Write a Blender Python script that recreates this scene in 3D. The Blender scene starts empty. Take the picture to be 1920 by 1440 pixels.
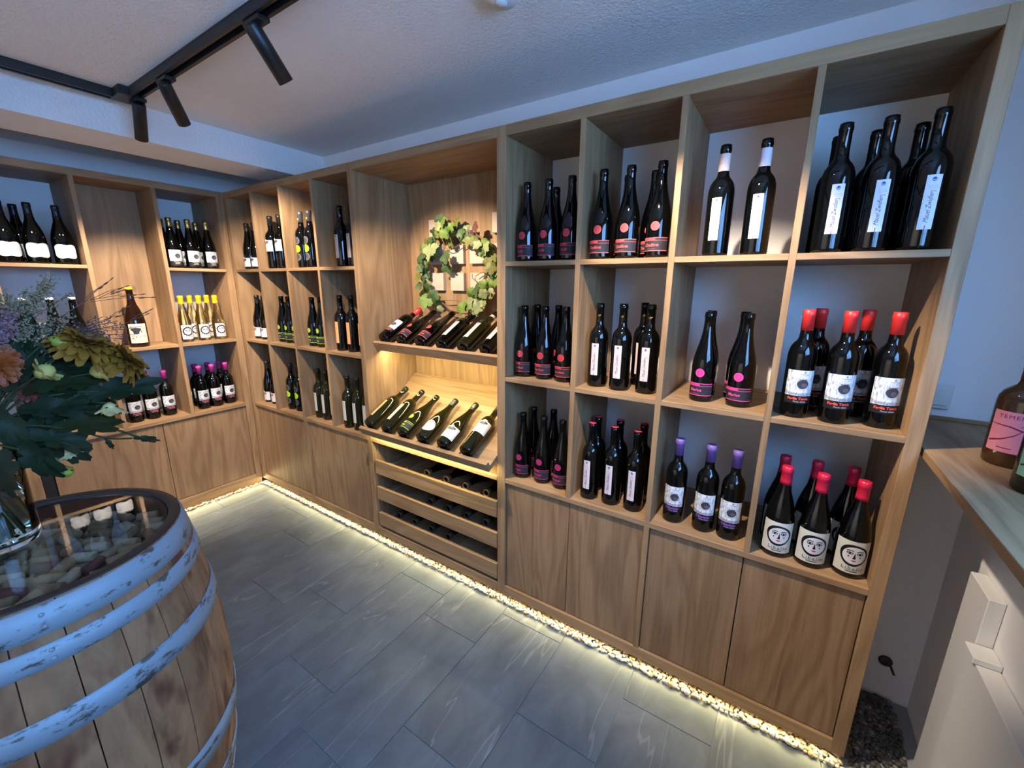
import bpy, bmesh, math, random
from mathutils import Vector, Matrix, Euler
R = random.Random(7)
PI = math.pi
sc = bpy.context.scene
COL = sc.collection

# ---------------------------------------------------------------- camera
F_PX, CAM = 777.734, (3.18472, -1.41426, 1.44547)
YAW, PITCH, ROLL = -0.57594, -0.234379, 0.0069067
w = Vector((math.sin(YAW)*math.cos(PITCH), math.cos(YAW)*math.cos(PITCH), math.sin(PITCH)))
r0 = Vector((math.cos(YAW), -math.sin(YAW), 0)); u0 = r0.cross(w)
rr = r0*math.cos(ROLL)+u0*math.sin(ROLL); uu = u0*math.cos(ROLL)-r0*math.sin(ROLL)
cd = bpy.data.cameras.new('camera'); cam = bpy.data.objects.new('camera', cd); COL.objects.link(cam)
M3 = Matrix((rr, uu, -w)).transposed(); cam.matrix_world = Matrix.Translation(CAM) @ M3.to_4x4()
cd.sensor_width = 36; cd.lens = F_PX/1920*36; cd.clip_start = .02; cd.clip_end = 60
sc.camera = cam

# ---------------------------------------------------------------- world, lights, exposure
SPOT_C, LED_C, DAY_C = (1.0, .83, .65), (1.0, .86, .42), (.19, .46, 1.0)
SPOT_W, LED_FLOOR_W, LED_NICHE_W, DAY_W = 108, 6.3, 5.8, 64
sc.view_settings.view_transform = 'Standard'; sc.view_settings.look = 'None'
sc.view_settings.exposure = 0.0; sc.view_settings.gamma = 1.0
sc.view_settings.use_curve_mapping = False
wd = bpy.data.worlds.new('sky'); sc.world = wd; wd.use_nodes = True
wd.node_tree.nodes['Background'].inputs[0].default_value = (.30, .58, 1, 1)
wd.node_tree.nodes['Background'].inputs[1].default_value = 1.0
def area(name, loc, rot, sx, sy, watts, colr, spread=180):
    l = bpy.data.lights.new(name, 'AREA'); l.shape = 'RECTANGLE'; l.size = sx; l.size_y = sy
    l.energy = watts; l.color = colr; l.spread = math.radians(spread)
    o = bpy.data.objects.new(name, l); COL.objects.link(o); o.location = loc; o.rotation_euler = rot
    return o
# daylight through the window over the sill (faces into the room, -X)
area('window_daylight', (3.935, -1.27, 1.66), (0, math.radians(72), 0), .66, 1.50, DAY_W, DAY_C, 170)
# LED strips: under the cabinets, under both display boards
area('floor_led_main', (1.76, .014, -.006), (math.radians(-74), 0, 0), 3.50, .010, LED_FLOOR_W, LED_C)
area('floor_led_left', (-.009, -.70, -.006), (0, math.radians(-70), 0), .010, 1.40, LED_FLOOR_W*.36, LED_C)

# ---------------------------------------------------------------- helpers
def prop(o, label=None, cat=None, group=None, kind=None):
    if label:
        n = len(label.split()); assert 4 <= n <= 16, (n, label)
        o['label'] = label
    if cat: o['category'] = cat
    if group: o['group'] = group
    if kind: o['kind'] = kind
    return o
def thing(name, loc, label, cat, group=None, rot=(0, 0, 0)):
    o = bpy.data.objects.new(name, None); o.empty_display_size = .05; COL.objects.link(o)
    o.location = loc; o.rotation_euler = rot
    return prop(o, label, cat, group)
def lk(name, me, mats=None, parent=None, loc=None, rot=None):
    o = bpy.data.objects.new(name, me); COL.objects.link(o)
    if mats is not None:
        if not isinstance(mats, (list, tuple)): mats = [mats]
        if not len(me.materials):
            for m in mats: me.materials.append(m)
    if parent: o.parent = parent
    if loc is not None: o.location = loc
    if rot is not None: o.rotation_euler = rot
    return o
class MB:
    def __init__(s): s.v = []; s.f = []; s.m = []; s.sm = []
    def add(s, vs, fs, mi=0, smooth=False):
        b = len(s.v); s.v += [tuple(x) for x in vs]
        for f in fs: s.f.append([b+i for i in f]); s.m.append(mi); s.sm.append(smooth)
        return s
    def box(s, x0, x1, y0, y1, z0, z1, mi=0):
        vs = [(x, y, z) for x in (x0, x1) for y in (y0, y1) for z in (z0, z1)]
        return s.add(vs, [(0, 1, 3, 2), (4, 6, 7, 5), (0, 4, 5, 1), (2, 3, 7, 6), (0, 2, 6, 4), (1, 5, 7, 3)], mi)
    def lathe(s, prof, n=24, mi=0, smooth=True, cap=True):
        vs = []; fs = []
        for (r, z) in prof:
            for k in range(n): a = 2*PI*k/n; vs.append((r*math.cos(a), r*math.sin(a), z))
        for i in range(len(prof)-1):
            for k in range(n):
                k2 = (k+1) % n; fs.append((i*n+k, i*n+k2, (i+1)*n+k2, (i+1)*n+k))
        if cap:
            fs.append(tuple(range(n-1, -1, -1))); fs.append(tuple((len(prof)-1)*n+k for k in range(n)))
        return s.add(vs, fs, mi, smooth)
    def tube(s, pts, rad, n=6, mi=0, smooth=True):
        pts = [Vector(p) for p in pts]; vs = []; fs = []
        if not isinstance(rad, (list, tuple)): rad = [rad]*len(pts)
        up = Vector((.13, .31, .94))
        for i, p in enumerate(pts):
            d = (pts[min(i+1, len(pts)-1)]-pts[max(i-1, 0)]).normalized()
            a = d.cross(up)
            if a.length < .05: a = d.cross(Vector((1, 0, 0)))
            a.normalize(); b = d.cross(a)
            for k in range(n):
                t = 2*PI*k/n; vs.append(p+a*math.cos(t)*rad[i]+b*math.sin(t)*rad[i])
        for i in range(len(pts)-1):
            for k in range(n):
                k2 = (k+1) % n; fs.append((i*n+k, i*n+k2, (i+1)*n+k2, (i+1)*n+k))
        fs.append(tuple(range(n-1, -1, -1))); fs.append(tuple((len(pts)-1)*n+k for k in range(n)))
        return s.add(vs, fs, mi, smooth)
    def off(s, d): s.v = [(a-d[0], b-d[1], c-d[2]) for a, b, c in s.v]; return s
    def xf(s, m): s.v = [tuple(m @ Vector(p)) for p in s.v]; return s
    def mesh(s, name):
        me = bpy.data.meshes.new(name); me.from_pydata(s.v, [], s.f)
        me.polygons.foreach_set('material_index', s.m); me.polygons.foreach_set('use_smooth', s.sm)
        me.update(); return me
    def obj(s, name, mats, parent=None, loc=None, rot=None): return lk(name, s.mesh(name), mats, parent, loc, rot)
def bevel(o, wd_=.0012, seg=1):
    b = o.modifiers.new('bevel', 'BEVEL'); b.width = wd_; b.segments = seg; b.limit_method = 'ANGLE'; return o
def board(parent, name, x0, x1, y0, y1, z0, z1, mat, bw=.0011):
    l = parent.location if parent else (0, 0, 0)
    return bevel(MB().box(x0, x1, y0, y1, z0, z1).off(l).obj(name, mat, parent), bw)
def copy_tree(o, parent=None):
    c = o.copy(); COL.objects.link(c)
    if parent: c.parent = parent
    for ch in list(o.children): copy_tree(ch, c)
    return c

# ---------------------------------------------------------------- materials
def srgb(h):
    if isinstance(h, str): h = [int(h[i:i+2], 16)/255 for i in (0, 2, 4)]
    return tuple(c/12.92 if c <= .04045 else ((c+.055)/1.055)**2.4 for c in h)
def newmat(name):
    m = bpy.data.materials.new(name); m.use_nodes = True
    nt = m.node_tree; return m, nt, nt.nodes['Principled BSDF']
def N(nt, t, **kw):
    n = nt.nodes.new(t)
    for k, v in kw.items():
        if k in n.inputs: n.inputs[k].default_value = v
        else: setattr(n, k, v)
    return n
def plain(name, col, rough=.5, metal=0, spec=None, coat=0, noise=0.0, nscale=40, bump=0.0):
    m, nt, b = newmat(name); c = (*col, 1)
    b.inputs['Base Color'].default_value = c; b.inputs['Roughness'].default_value = rough; b.inputs['Metallic'].default_value = metal
    if spec is not None: b.inputs['Specular IOR Level'].default_value = spec
    b.inputs['Coat Weight'].default_value = coat
    if noise or bump:
        tc = N(nt, 'ShaderNodeTexCoord'); ns = N(nt, 'ShaderNodeTexNoise', Scale=nscale, Detail=4.0)
        nt.links.new(tc.outputs['Object'], ns.inputs['Vector'])
        if noise:
            mx = N(nt, 'ShaderNodeMix', data_type='RGBA')
            mx.inputs[6].default_value = tuple(x*(1-noise) for x in col)+(1,); mx.inputs[7].default_value = tuple(min(1, x*(1+noise)) for x in col)+(1,)
            nt.links.new(ns.outputs['Fac'], mx.inputs[0]); nt.links.new(mx.outputs[2], b.inputs['Base Color'])
        if bump:
            bp = N(nt, 'ShaderNodeBump', Strength=bump, Distance=.002)
            nt.links.new(ns.outputs['Fac'], bp.inputs['Height']); nt.links.new(bp.outputs['Normal'], b.inputs['Normal'])
    return m
def oak(name, axis, dark=(.205, .115, .053), light=(.385, .240, .122), knots=True, sc_=1.0):
    m, nt, b = newmat(name); L = nt.links.new
    tc = N(nt, 'ShaderNodeTexCoord'); oi = N(nt, 'ShaderNodeObjectInfo')
    rv = N(nt, 'ShaderNodeVectorMath', operation='SCALE'); cmb = N(nt, 'ShaderNodeCombineXYZ')
    for i in range(3): L(oi.outputs['Random'], cmb.inputs[i])
    L(cmb.outputs[0], rv.inputs[0]); rv.inputs['Scale'].default_value = 37.0
    ad = N(nt, 'ShaderNodeVectorMath', operation='ADD'); L(tc.outputs['Object'], ad.inputs[0]); L(rv.outputs[0], ad.inputs[1])
    def mp(scl):
        n = N(nt, 'ShaderNodeMapping'); s = [scl[0]]*3; s['XYZ'.index(axis)] = scl[1]
        n.inputs['Scale'].default_value = s; L(ad.outputs[0], n.inputs['Vector']); return n
    m1 = mp((7*sc_, .9*sc_)); m2 = mp((150, 5)); m3 = mp((5.5, 2.6))
    n1 = N(nt, 'ShaderNodeTexNoise', Scale=1.0, Detail=2.0, Distortion=.6); L(m1.outputs[0], n1.inputs['Vector'])
    # cathedral grain: contour lines of a smooth stretched noise
    mu = N(nt, 'ShaderNodeMath', operation='MULTIPLY'); mu.inputs[1].default_value = 46; L(n1.outputs['Fac'], mu.inputs[0])
    sn = N(nt, 'ShaderNodeMath', operation='SINE'); L(mu.outputs[0], sn.inputs[0])
    n2 = N(nt, 'ShaderNodeTexNoise', Scale=1.0, Detail=3.0, Roughness=.65); L(m2.outputs[0], n2.inputs['Vector'])
    k1 = N(nt, 'ShaderNodeMath', operation='MULTIPLY_ADD'); L(sn.outputs[0], k1.inputs[0]); k1.inputs[1].default_value = .13; n2s = N(nt, 'ShaderNodeMath', operation='MULTIPLY_ADD'); L(n2.outputs['Fac'], n2s.inputs[0]); n2s.inputs[1].default_value = .62; n2s.inputs[2].default_value = .19; L(n2s.outputs[0], k1.inputs[2])
    k2 = N(nt, 'ShaderNodeMath', operation='MULTIPLY_ADD'); L(n1.outputs['Fac'], k2.inputs[0]); k2.inputs[1].default_value = .45; L(k1.outputs[0], k2.inputs[2])
    rp = N(nt, 'ShaderNodeValToRGB'); e = rp.color_ramp.elements
    e[0].position = .38; e[0].color = (*dark, 1); e[1].position = .98; e[1].color = (*light, 1)
    L(k2.outputs[0], rp.inputs[0])
    hv = N(nt, 'ShaderNodeHueSaturation'); L(rp.outputs[0], hv.inputs['Color'])
    vr = N(nt, 'ShaderNodeMapRange'); vr.inputs[3].default_value = .90; vr.inputs[4].default_value = 1.08; L(oi.outputs['Random'], vr.inputs[0]); L(vr.outputs[0], hv.inputs['Value'])
    outc = hv.outputs[0]
    if knots:
        vo = N(nt, 'ShaderNodeTexVoronoi', Scale=1.0); L(m3.outputs[0], vo.inputs['Vector'])
        kr = N(nt, 'ShaderNodeMapRange'); kr.inputs[1].default_value = .035; kr.inputs[2].default_value = .10; kr.inputs[3].default_value = .85; kr.inputs[4].default_value = 0; L(vo.outputs['Distance'], kr.inputs[0])
        mx = N(nt, 'ShaderNodeMix', data_type='RGBA'); L(kr.outputs[0], mx.inputs[0]); L(outc, mx.inputs[6]); mx.inputs[7].default_value = (.07, .035, .018, 1)
        outc = mx.outputs[2]
    L(outc, b.inputs['Base Color']); b.inputs['Roughness'].default_value = .52; b.inputs['Specular IOR Level'].default_value = .35
    bp = N(nt, 'ShaderNodeBump', Strength=.12, Distance=.001); L(n2.outputs['Fac'], bp.inputs['Height']); L(bp.outputs['Normal'], b.inputs['Normal'])
    return m
def plaster(name, col, scale, strength, dist=.004):
    m, nt, b = newmat(name); L = nt.links.new
    b.inputs['Base Color'].default_value = (*col, 1); b.inputs['Roughness'].default_value = .92; b.inputs['Specular IOR Level'].default_value = .15
    tc = N(nt, 'ShaderNodeTexCoord'); n1 = N(nt, 'ShaderNodeTexNoise', Scale=scale, Detail=3.0, Roughness=.6)
    L(tc.outputs['Object'], n1.inputs['Vector']); bp = N(nt, 'ShaderNodeBump', Strength=strength, Distance=dist)
    L(n1.outputs['Fac'], bp.inputs['Height']); L(bp.outputs['Normal'], b.inputs['Normal'])
    return m
def slate(name):
    m, nt, b = newmat(name); L = nt.links.new
    tc = N(nt, 'ShaderNodeTexCoord'); oi = N(nt, 'ShaderNodeObjectInfo')
    cmb = N(nt, 'ShaderNodeCombineXYZ'); sc3 = N(nt, 'ShaderNodeMath', operation='MULTIPLY'); sc3.inputs[1].default_value = 50; L(oi.outputs['Random'], sc3.inputs[0])
    for i in range(3): L(sc3.outputs[0], cmb.inputs[i])
    ad = N(nt, 'ShaderNodeVectorMath', operation='ADD'); L(tc.outputs['Object'], ad.inputs[0]); L(cmb.outputs[0], ad.inputs[1])
    mp = N(nt, 'ShaderNodeMapping'); mp.inputs['Rotation'].default_value = (0, 0, .5); mp.inputs['Scale'].default_value = (7, 4, 5); L(ad.outputs[0], mp.inputs[0])
    n1 = N(nt, 'ShaderNodeTexNoise', Scale=1.0, Detail=6.0, Roughness=.62, Distortion=.8); L(mp.outputs[0], n1.inputs['Vector'])
    n2 = N(nt, 'ShaderNodeTexNoise', Scale=4.0, Detail=4.0); L(ad.outputs[0], n2.inputs['Vector'])
    # cleft ridges: thin light lines where a noise crosses a level
    mp2 = N(nt, 'ShaderNodeMapping'); mp2.inputs['Rotation'].default_value = (0, 0, .28); mp2.inputs['Scale'].default_value = (8, .8, 3); L(ad.outputs[0], mp2.inputs[0])
    n3 = N(nt, 'ShaderNodeTexNoise', Scale=1.0, Detail=3.0, Roughness=.45, Distortion=.1); L(mp2.outputs[0], n3.inputs['Vector'])
    sb = N(nt, 'ShaderNodeMath', operation='SUBTRACT'); sb.inputs[1].default_value = .56; L(n3.outputs['Fac'], sb.inputs[0])
    ab = N(nt, 'ShaderNodeMath', operation='ABSOLUTE'); L(sb.outputs[0], ab.inputs[0])
    ln = N(nt, 'ShaderNodeMapRange'); ln.inputs[1].default_value = 0; ln.inputs[2].default_value = .008; ln.inputs[3].default_value = .32; ln.inputs[4].default_value = 0; L(ab.outputs[0], ln.inputs[0])
    rp = N(nt, 'ShaderNodeValToRGB'); e = rp.color_ramp.elements; e[0].position = .3; e[0].color = (.108, .127, .142, 1); e[1].position = .75; e[1].color = (.195, .226, .248, 1)
    L(n1.outputs['Fac'], rp.inputs[0])
    mx = N(nt, 'ShaderNodeMix', data_type='RGBA'); L(ln.outputs[0], mx.inputs[0]); L(rp.outputs[0], mx.inputs[6]); mx.inputs[7].default_value = (.46, .47, .48, 1)
    L(mx.outputs[2], b.inputs['Base Color']); b.inputs['Roughness'].default_value = .48; b.inputs['Specular IOR Level'].default_value = .4
    st = N(nt, 'ShaderNodeMath', operation='GREATER_THAN'); st.inputs[1].default_value = .56; L(n3.outputs['Fac'], st.inputs[0])
    hh = N(nt, 'ShaderNodeMath', operation='MULTIPLY_ADD'); L(st.outputs[0], hh.inputs[0]); hh.inputs[1].default_value = .25; L(n1.outputs['Fac'], hh.inputs[2])
    bp = N(nt, 'ShaderNodeBump', Strength=.35, Distance=.004); L(hh.outputs[0], bp.inputs['Height']); L(bp.outputs['Normal'], b.inputs['Normal'])
    return m
def glass(name, col, rough=.02, ior=1.45):
    m, nt, b = newmat(name); b.inputs['Base Color'].default_value = (*col, 1); b.inputs['Transmission Weight'].default_value = 1
    b.inputs['Roughness'].default_value = rough; b.inputs['IOR'].default_value = ior; return m
OX, OY, OZ = oak('oak_grain_x', 'X'), oak('oak_grain_y', 'Y'), oak('oak_grain_z', 'Z')
OZD = oak('oak_door', 'Z', dark=(.175, .097, .046), light=(.345, .212, .112))
OXN = oak('oak_plain_x', 'X', knots=False); OZN = oak('oak_plain_z', 'Z', knots=False); OYN = oak('oak_plain_y', 'Y', knots=False)
WALL = plaster('white_plaster', (.84, .83, .82), 130, .30)
CEIL = plaster('rough_ceiling_plaster', (.90, .88, .86), 95, .75, .007)
WHITE = plain('white_paint', (.72, .72, .70), .6)
SLATE = slate('grey_slate_tile'); GROUT = plain('grey_grout', (.34, .35, .36), .9)
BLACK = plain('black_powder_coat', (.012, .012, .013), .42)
DARKG = plain('dark_wine_glass', (.0012, .0014, .0012), .035, spec=.48)
OLIVE = plain('olive_wine_glass', (.009, .009, .0025), .04, spec=.5)
BROWNG = plain('brown_wine_glass', (.012, .004, .0015), .04, spec=.5)
CLEARY = glass('pale_yellow_wine', (.95, .80, .42))
CLEAR = glass('clear_glass', (.97, 1, .99), 0.0)

# ---------------------------------------------------------------- setting
D = .378; ZC = 2.237; FZ = -.04; YB = -3.6; XW = 3.95
def struct(name, mb, mat): return prop(mb.obj(name, mat), kind='structure')
fl = struct('floor', MB().box(-.378, 3.76, YB, D, FZ-.09, FZ-.0035), GROUT)
struct('ceiling', MB().box(-.50, XW+.25, YB-.1, D+.12, ZC, ZC+.12), CEIL)
struct('wall_back', MB().box(-.50, XW+.25, D, D+.12, FZ-.09, ZC), WALL)
struct('wall_left', MB().box(-.50, -.378, YB, D, FZ-.09, ZC), WALL)
struct('wall_front', MB().box(-.50, XW+.25, YB-.12, YB, FZ-.09, ZC), WALL)
WY0, WY1, WZ0, WZ1 = -2.06, -.48, 1.30, 2.03
wr = MB()
wr.box(3.745, XW+.2, YB, D, FZ-.09, 1.016)                        # parapet below the sill
wr.box(XW, XW+.2, WY1, D, 1.016, ZC); wr.box(XW, XW+.2, YB, WY0, 1.016, ZC)
wr.box(XW, XW+.2, WY0, WY1, WZ1, ZC); wr.box(XW, XW+.2, WY0, WY1, 1.016, WZ0)
struct('wall_right', wr, WALL)
wn = MB()
for y in (WY0, -1.29, WY1-.045): wn.box(XW-.012, XW+.04, y, y+.045, WZ0, WZ1)
for z in (WZ0, WZ1-.045): wn.box(XW-.012, XW+.04, WY0+.045, WY1-.045, z, z+.045)
wo = struct('window_1', wn, WHITE)
lk('pane', MB().box(XW+.012, XW+.018, WY0+.02, WY1-.02, WZ0+.02, WZ1-.02).mesh('pane'), CLEAR, wo)
# dropped beam and lower ceiling strip above the left shelf
bm_ = MB().box(.235, .56, YB, D, 2.091, ZC); struct('trim_1', bm_, CEIL)
struct('trim_2', MB().box(-.378, .235, YB, D, 2.178, ZC), WALL)
# slate tiles, each its own part
xs = [.022, .158, .46, .76, 1.06, 1.361, 1.662, 1.963, 2.265, 2.567, 2.868, 3.17, 3.471, 3.74]
joints = [-.338, -.008, -.107, -.27, -.597, -.47, -.133, -.27, -.07, -.42, -.16, -.52, -.30]
tcache = {}
for i in range(len(xs)-1):
    y = joints[i]
    while y < 0: y += .604
    while y > YB:
        ya, yb = max(y-.604, YB), min(y, -.010); y -= .604
        if yb-ya < .02: continue
        x0, x1 = xs[i]+.001, xs[i+1]-.001
        me = MB().box(x0, x1, ya+.001, yb-.001, FZ-.0033, FZ).off(((x0+x1)/2, (ya+yb)/2, FZ)).mesh('tile')
        t = lk('tile', me, SLATE, fl, ((x0+x1)/2, (ya+yb)/2, FZ)); bevel(t, .0008)

# ---------------------------------------------------------------- shelving
S1, S2, S3 = 1.535, 1.067, .603; TB, TT = 1.983, 2.02
def shelf_unit_main(name, x0, x1, posts, divs, door_edges, door_posts, label):
    """x0,x1 outer; posts=[(a,b)] full-height side panels; divs=[(a,b)] dividers between cells."""
    t = thing(name, ((x0+x1)/2, D/2, FZ), label, 'shelf')
    for a, b in posts: board(t, 'side_panel', a, b, 0, D-.001, 0, TT, OZN)
    ins = [posts[0][1]] + [v for d in divs for v in d] + [posts[-1][0]]
    board(t, 'top_board', posts[0][1], posts[-1][0], 0, D-.001, TB, TT, OXN)
    board(t, 'cabinet_top', posts[0][1], posts[-1][0], 0, D-.001, S3-.021, S3, OXN)
    for a, b in divs: board(t, 'divider', a, b, 0, D-.001, S3, TB, OZN)
    for i in range(0, len(ins), 2):
        for z in (S1, S2): board(t, 'shelf', ins[i], ins[i+1], 0, D-.001, z-.018, z, OXN)
    board(t, 'base_rail', posts[0][1], posts[-1][0], 0, .022, 0, .045, OXN)
    board(t, 'base_panel', posts[0][1], posts[-1][0], .022, D-.001, .02, .04, OXN)
    for a, b in door_posts: board(t, 'door_post', a, b, 0, .03, .045, S3-.021, OZN)
    for a, b in door_edges: board(t, 'cabinet_door', a, b, .011, .030, .0475, S3-.0235, OZD)
    return t
shelf_unit_main('wine_shelf', 2.19, 3.524, [(2.19, 2.231), (3.491, 3.524)], [(2.531, 2.55), (2.851, 2.87), (3.172, 3.19)],
    [(2.2335, 2.5435), (2.5465, 2.8485), (2.8725, 3.1745), (3.1775, 3.4885)], [(2.85, 2.87)],
    'large oak shelf unit of twelve cells between vine niche and window sill')
shelf_unit_main('wine_shelf', 0, 1.325, [(0, .041), (1.29, 1.325)], [(.332, .352), (.652, .672), (.968, .988)],
    [(.0435, .3515), (.3545, .6535), (.6925, .989), (.992, 1.2875)], [(.655, .69)],
    'narrow celled oak shelf unit between the room corner and vine niche')
# left wall unit
lu = thing('wine_shelf', (-D/2, -.70, FZ), 'oak shelf unit along the left wall behind the flowers', 'shelf')
XL = -D+.001
LE = -1.42
board(lu, 'side_panel', XL, 0, -.044, 0-.0005, 0, TT, OZN)
board(lu, 'side_panel', XL, 0, LE, LE+.035, 0, TT, OZN)
board(lu, 'top_board', XL, 0, LE+.035, -.044, TB, TT, OYN)
board(lu, 'cabinet_top', XL, 0, LE+.035, -.044, S3-.021, S3, OYN)
LD = [(-.378, -.358), (-.719, -.699), (-1.06, -1.04)]
for a, b in LD: board(lu, 'divider', XL, 0, a, b, S3, TB, OZN)
LB = [(-.358, -.044), (-.699, -.378), (-1.04, -.719), (LE+.035, -1.06)]
for i, (a, b) in enumerate(LB):
    board(lu, 'shelf', XL, 0, a, b, S2-.018, S2, OYN)
    if i != 1: board(lu, 'shelf', XL, 0, a, b, S1-.018, S1, OYN)
board(lu, 'back_panel', -.262, -.252, -.699, -.378, S2, TB, OZ)
board(lu, 'base_rail', -.022, 0, LE+.035, -.044, 0, .045, OYN)
board(lu, 'base_panel', XL, -.022, LE+.035, -.044, .02, .04, OYN)
board(lu, 'plinth', -.032, -.018, LE, -.001, FZ+.002, -.001, OYN)
for a, b in [(-.532, -.0465), (-1.029, -.535), (LE+.037, -1.079)]: board(lu, 'cabinet_door', -.030, -.011, a, b, .0475, S3-.0235, OZD)
board(lu, 'door_post', -.03, 0-.02, -1.0765, -1.0325, .045, S3-.021, BLACK)  # flat black stands in for the shade of an open slot between cabinets

# niche unit
nt_ = thing('display_niche', (1.7575, D/2, FZ), 'oak display niche holding the vine wreath, slanted bottle boards and drawers', 'display unit')
NX0, NX1 = 1.3255, 2.1895
board(nt_, 'top_board', NX0, NX1, 0, D-.001, TB, TT, OXN)
board(nt_, 'back_panel', NX0, NX1, .365, D-.001, S3, TB, OZ)
board(nt_, 'counter_board', NX0, NX1, 0, D-.001, S3-.021, S3, OXN)
board(nt_, 'base_rail', NX0, NX1, 0, .022, 0, .045, OXN)
board(nt_, 'base_panel', NX0, NX1, .022, D-.001, .02, .04, OXN)
board(nt_, 'compartment_back', NX0, NX1, .355, D-.001, .045, S3-.021, OXN)
board(nt_, 'compartment_side', NX0, NX0+.012, .03, .355, .04, S3-.021, OZN)
TH = math.radians(28)
def slanted(name, By, Bz, lip, depth, x0, x1):
    """board tilted up towards the wall with a front lip; local frame u along slope, n across"""
    m = Matrix.Translation((0, By, Bz)) @ Matrix.Rotation(TH, 4, 'X')
    b = MB().box(x0, x1, 0, .020, 0, lip).box(x0, x1, .020, depth, 0, .022)
    o = bevel(b.xf(m).off(nt_.location).obj(name, OXN, nt_), .001)
    # grooves between bottles: low cradle strips
    return o
slanted('display_board', .077, 1.091, .052, .325, NX0+.001, NX1-.001)
slanted('display_board', -.058, .645, .047, .285, NX0-.001+.001, NX1-.002)
def cradle(By, Bz, xsb, d0, d1):
    m = Matrix.Translation((0, By, Bz)) @ Matrix.Rotation(TH, 4, 'X')
    for a, b in zip(xsb[:-1], xsb[1:]):
        c = (a+b)/2
        bevel(MB().box(c-.014, c+.014, d0, d1, .022, .034).xf(m).off(nt_.location).obj('cradle_strip', OYN, nt_), .001)
UX = [1.399, 1.530, 1.668, 1.810, 1.945, 2.077]; LX = [1.401, 1.530, 1.655, 1.789, 1.924, 2.061]
cradle(.077, 1.091, UX, .022, .322); cradle(-.058, .645, LX, .022, .283)
m = Matrix.Translation((0, .199, .780)) @ Matrix.Rotation(math.radians(37), 4, 'X')
bevel(MB().box(NX0+.002, NX1-.002, 0, .205, 0, .02).xf(m).off(nt_.location).obj('rear_board', OX, nt_), .001)
for zc_, (z0, z1) in zip((.467, .306, .138), ((.392, .474), (.231, .310), (.064, .145))):
    dr = board(nt_, 'drawer', NX0+.016, NX1-.003, .0, .018, z0, z1, OXN)
    L_ = nt_.location
    zt = zc_-.037
    bevel(MB().box(NX0+.02, NX1-.01, .018, .35, zt-.012, zt-.0005).off(L_).obj('tray', OXN, dr), .001)
    for k in range(7):
        xk = 1.395+.127*k
        MB().box(xk-.010, xk+.010, .03, .345, zt, zt+.012).off(L_).obj('slat', OYN, dr)
area('niche_led_upper', (1.757, .118, 1.092), (math.radians(22), 0, 0), .84, .012, LED_NICHE_W, LED_C)
area('niche_led_lower', (1.757, -.030, .648), (math.radians(36), 0, 0), .84, .012, LED_NICHE_W*.62, LED_C)
# pale wooden blocks on the niche wall
BLK = plain('pale_limed_wood', (.52, .40, .30), .6, noise=.12, nscale=30)
def block(cx, cz, s):
    t = lk('wall_block', MB().box(-.046, .046, -.022, 0, -.047, .047).mesh('wall_block'), BLK, None, (cx, .3645, cz)); bevel(t, .001)
    prop(t, s, 'wall block', 'pale wooden squares on the niche wall')
for cx, cz, s in [(1.542, 1.737, 'pale square wood block alone above the wreath top left'), (1.966, 1.742, 'pale square wood block at top right edge of niche'),
    (1.545, 1.599, 'pale wood block behind the left arm leaves, upper of two'), (1.688, 1.599, 'pale wood block inside the wreath, upper left of four'), (1.822, 1.598, 'pale wood block inside the wreath, upper right of four'), (1.966, 1.598, 'pale wood block behind right wreath leaves, upper of two'),
    (1.545, 1.460, 'pale wood block behind the left arm leaves, lower of two'), (1.688, 1.460, 'pale wood block inside the wreath, lower left of four'), (1.825, 1.458, 'pale wood block inside the wreath, lower right of four'), (1.966, 1.458, 'pale wood block behind right wreath leaves, lower of two')]:
    block(cx, cz, s)

# ---------------------------------------------------------------- pebbles
DKP = plain('shaded_pebble', (.075, .068, .06), .6, noise=.3, nscale=60)  # darker pebble copy: shade of the recess under the sill put into the colour
PEB = [plain('cream_pebble', (.46, .40, .29), .55, noise=.15, nscale=60), plain('white_pebble', (.54, .51, .44), .5, noise=.1, nscale=60),
       plain('tan_pebble', (.40, .27, .13), .55, noise=.15, nscale=60), plain('grey_pebble', (.22, .21, .20), .55, noise=.15, nscale=60), DKP]
def pebble_geo(seed, sub=1):
    bm = bmesh.new(); bmesh.ops.create_icosphere(bm, subdivisions=sub, radius=1)
    q = random.Random(seed); s = (q.uniform(.8, 1.15), q.uniform(.6, .85), q.uniform(.42, .62)); ph = [q.uniform(0, 6) for _ in range(3)]
    for v in bm.verts:
        k = 1+.13*math.sin(3*v.co.x+ph[0])+.10*math.sin(4*v.co.y+ph[1]); v.co = Vector((v.co.x*s[0]*k, v.co.y*s[1]*k, v.co.z*s[2]))
    vs = [tuple(v.co) for v in bm.verts]; fs = [tuple(v.index for v in f.verts) for f in bm.faces]; bm.free(); return vs, fs
PG = [pebble_geo(s) for s in range(7)]
PGM = {}
def pebble_mesh(g, c):
    if (g, c) not in PGM:
        me = MB().add(*PG[g], 0, True).mesh('pebble'); me.materials.append(PEB[c]); PGM[(g, c)] = me
    return PGM[(g, c)]
def pebble_spots():
    out = []
    def fill(x0, x1, y0, y1, step, zj, dark=False):
        y = y0
        while y < y1:
            x = x0+R.uniform(0, step)
            while x < x1:
                s = R.uniform(.0075, .0125)
                out.append((x+R.uniform(-.3, .3)*step, y+R.uniform(-.3, .3)*step*.7, FZ+s*.42+R.uniform(0, zj), s, dark)); x += step
            y += step*.68
    fill(.0, 3.53, -.010, .100, .0145, .006)
    fill(-.004, .014, -1.42, -.012, .0155, .004)
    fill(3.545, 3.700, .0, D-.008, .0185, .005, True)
    return out
pb = pebble_spots()
def pdist(p): return (p[0]-CAM[0])**2+(p[1]-CAM[1])**2+(.5*p[1] if p[1] > .05 else 0)
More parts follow.
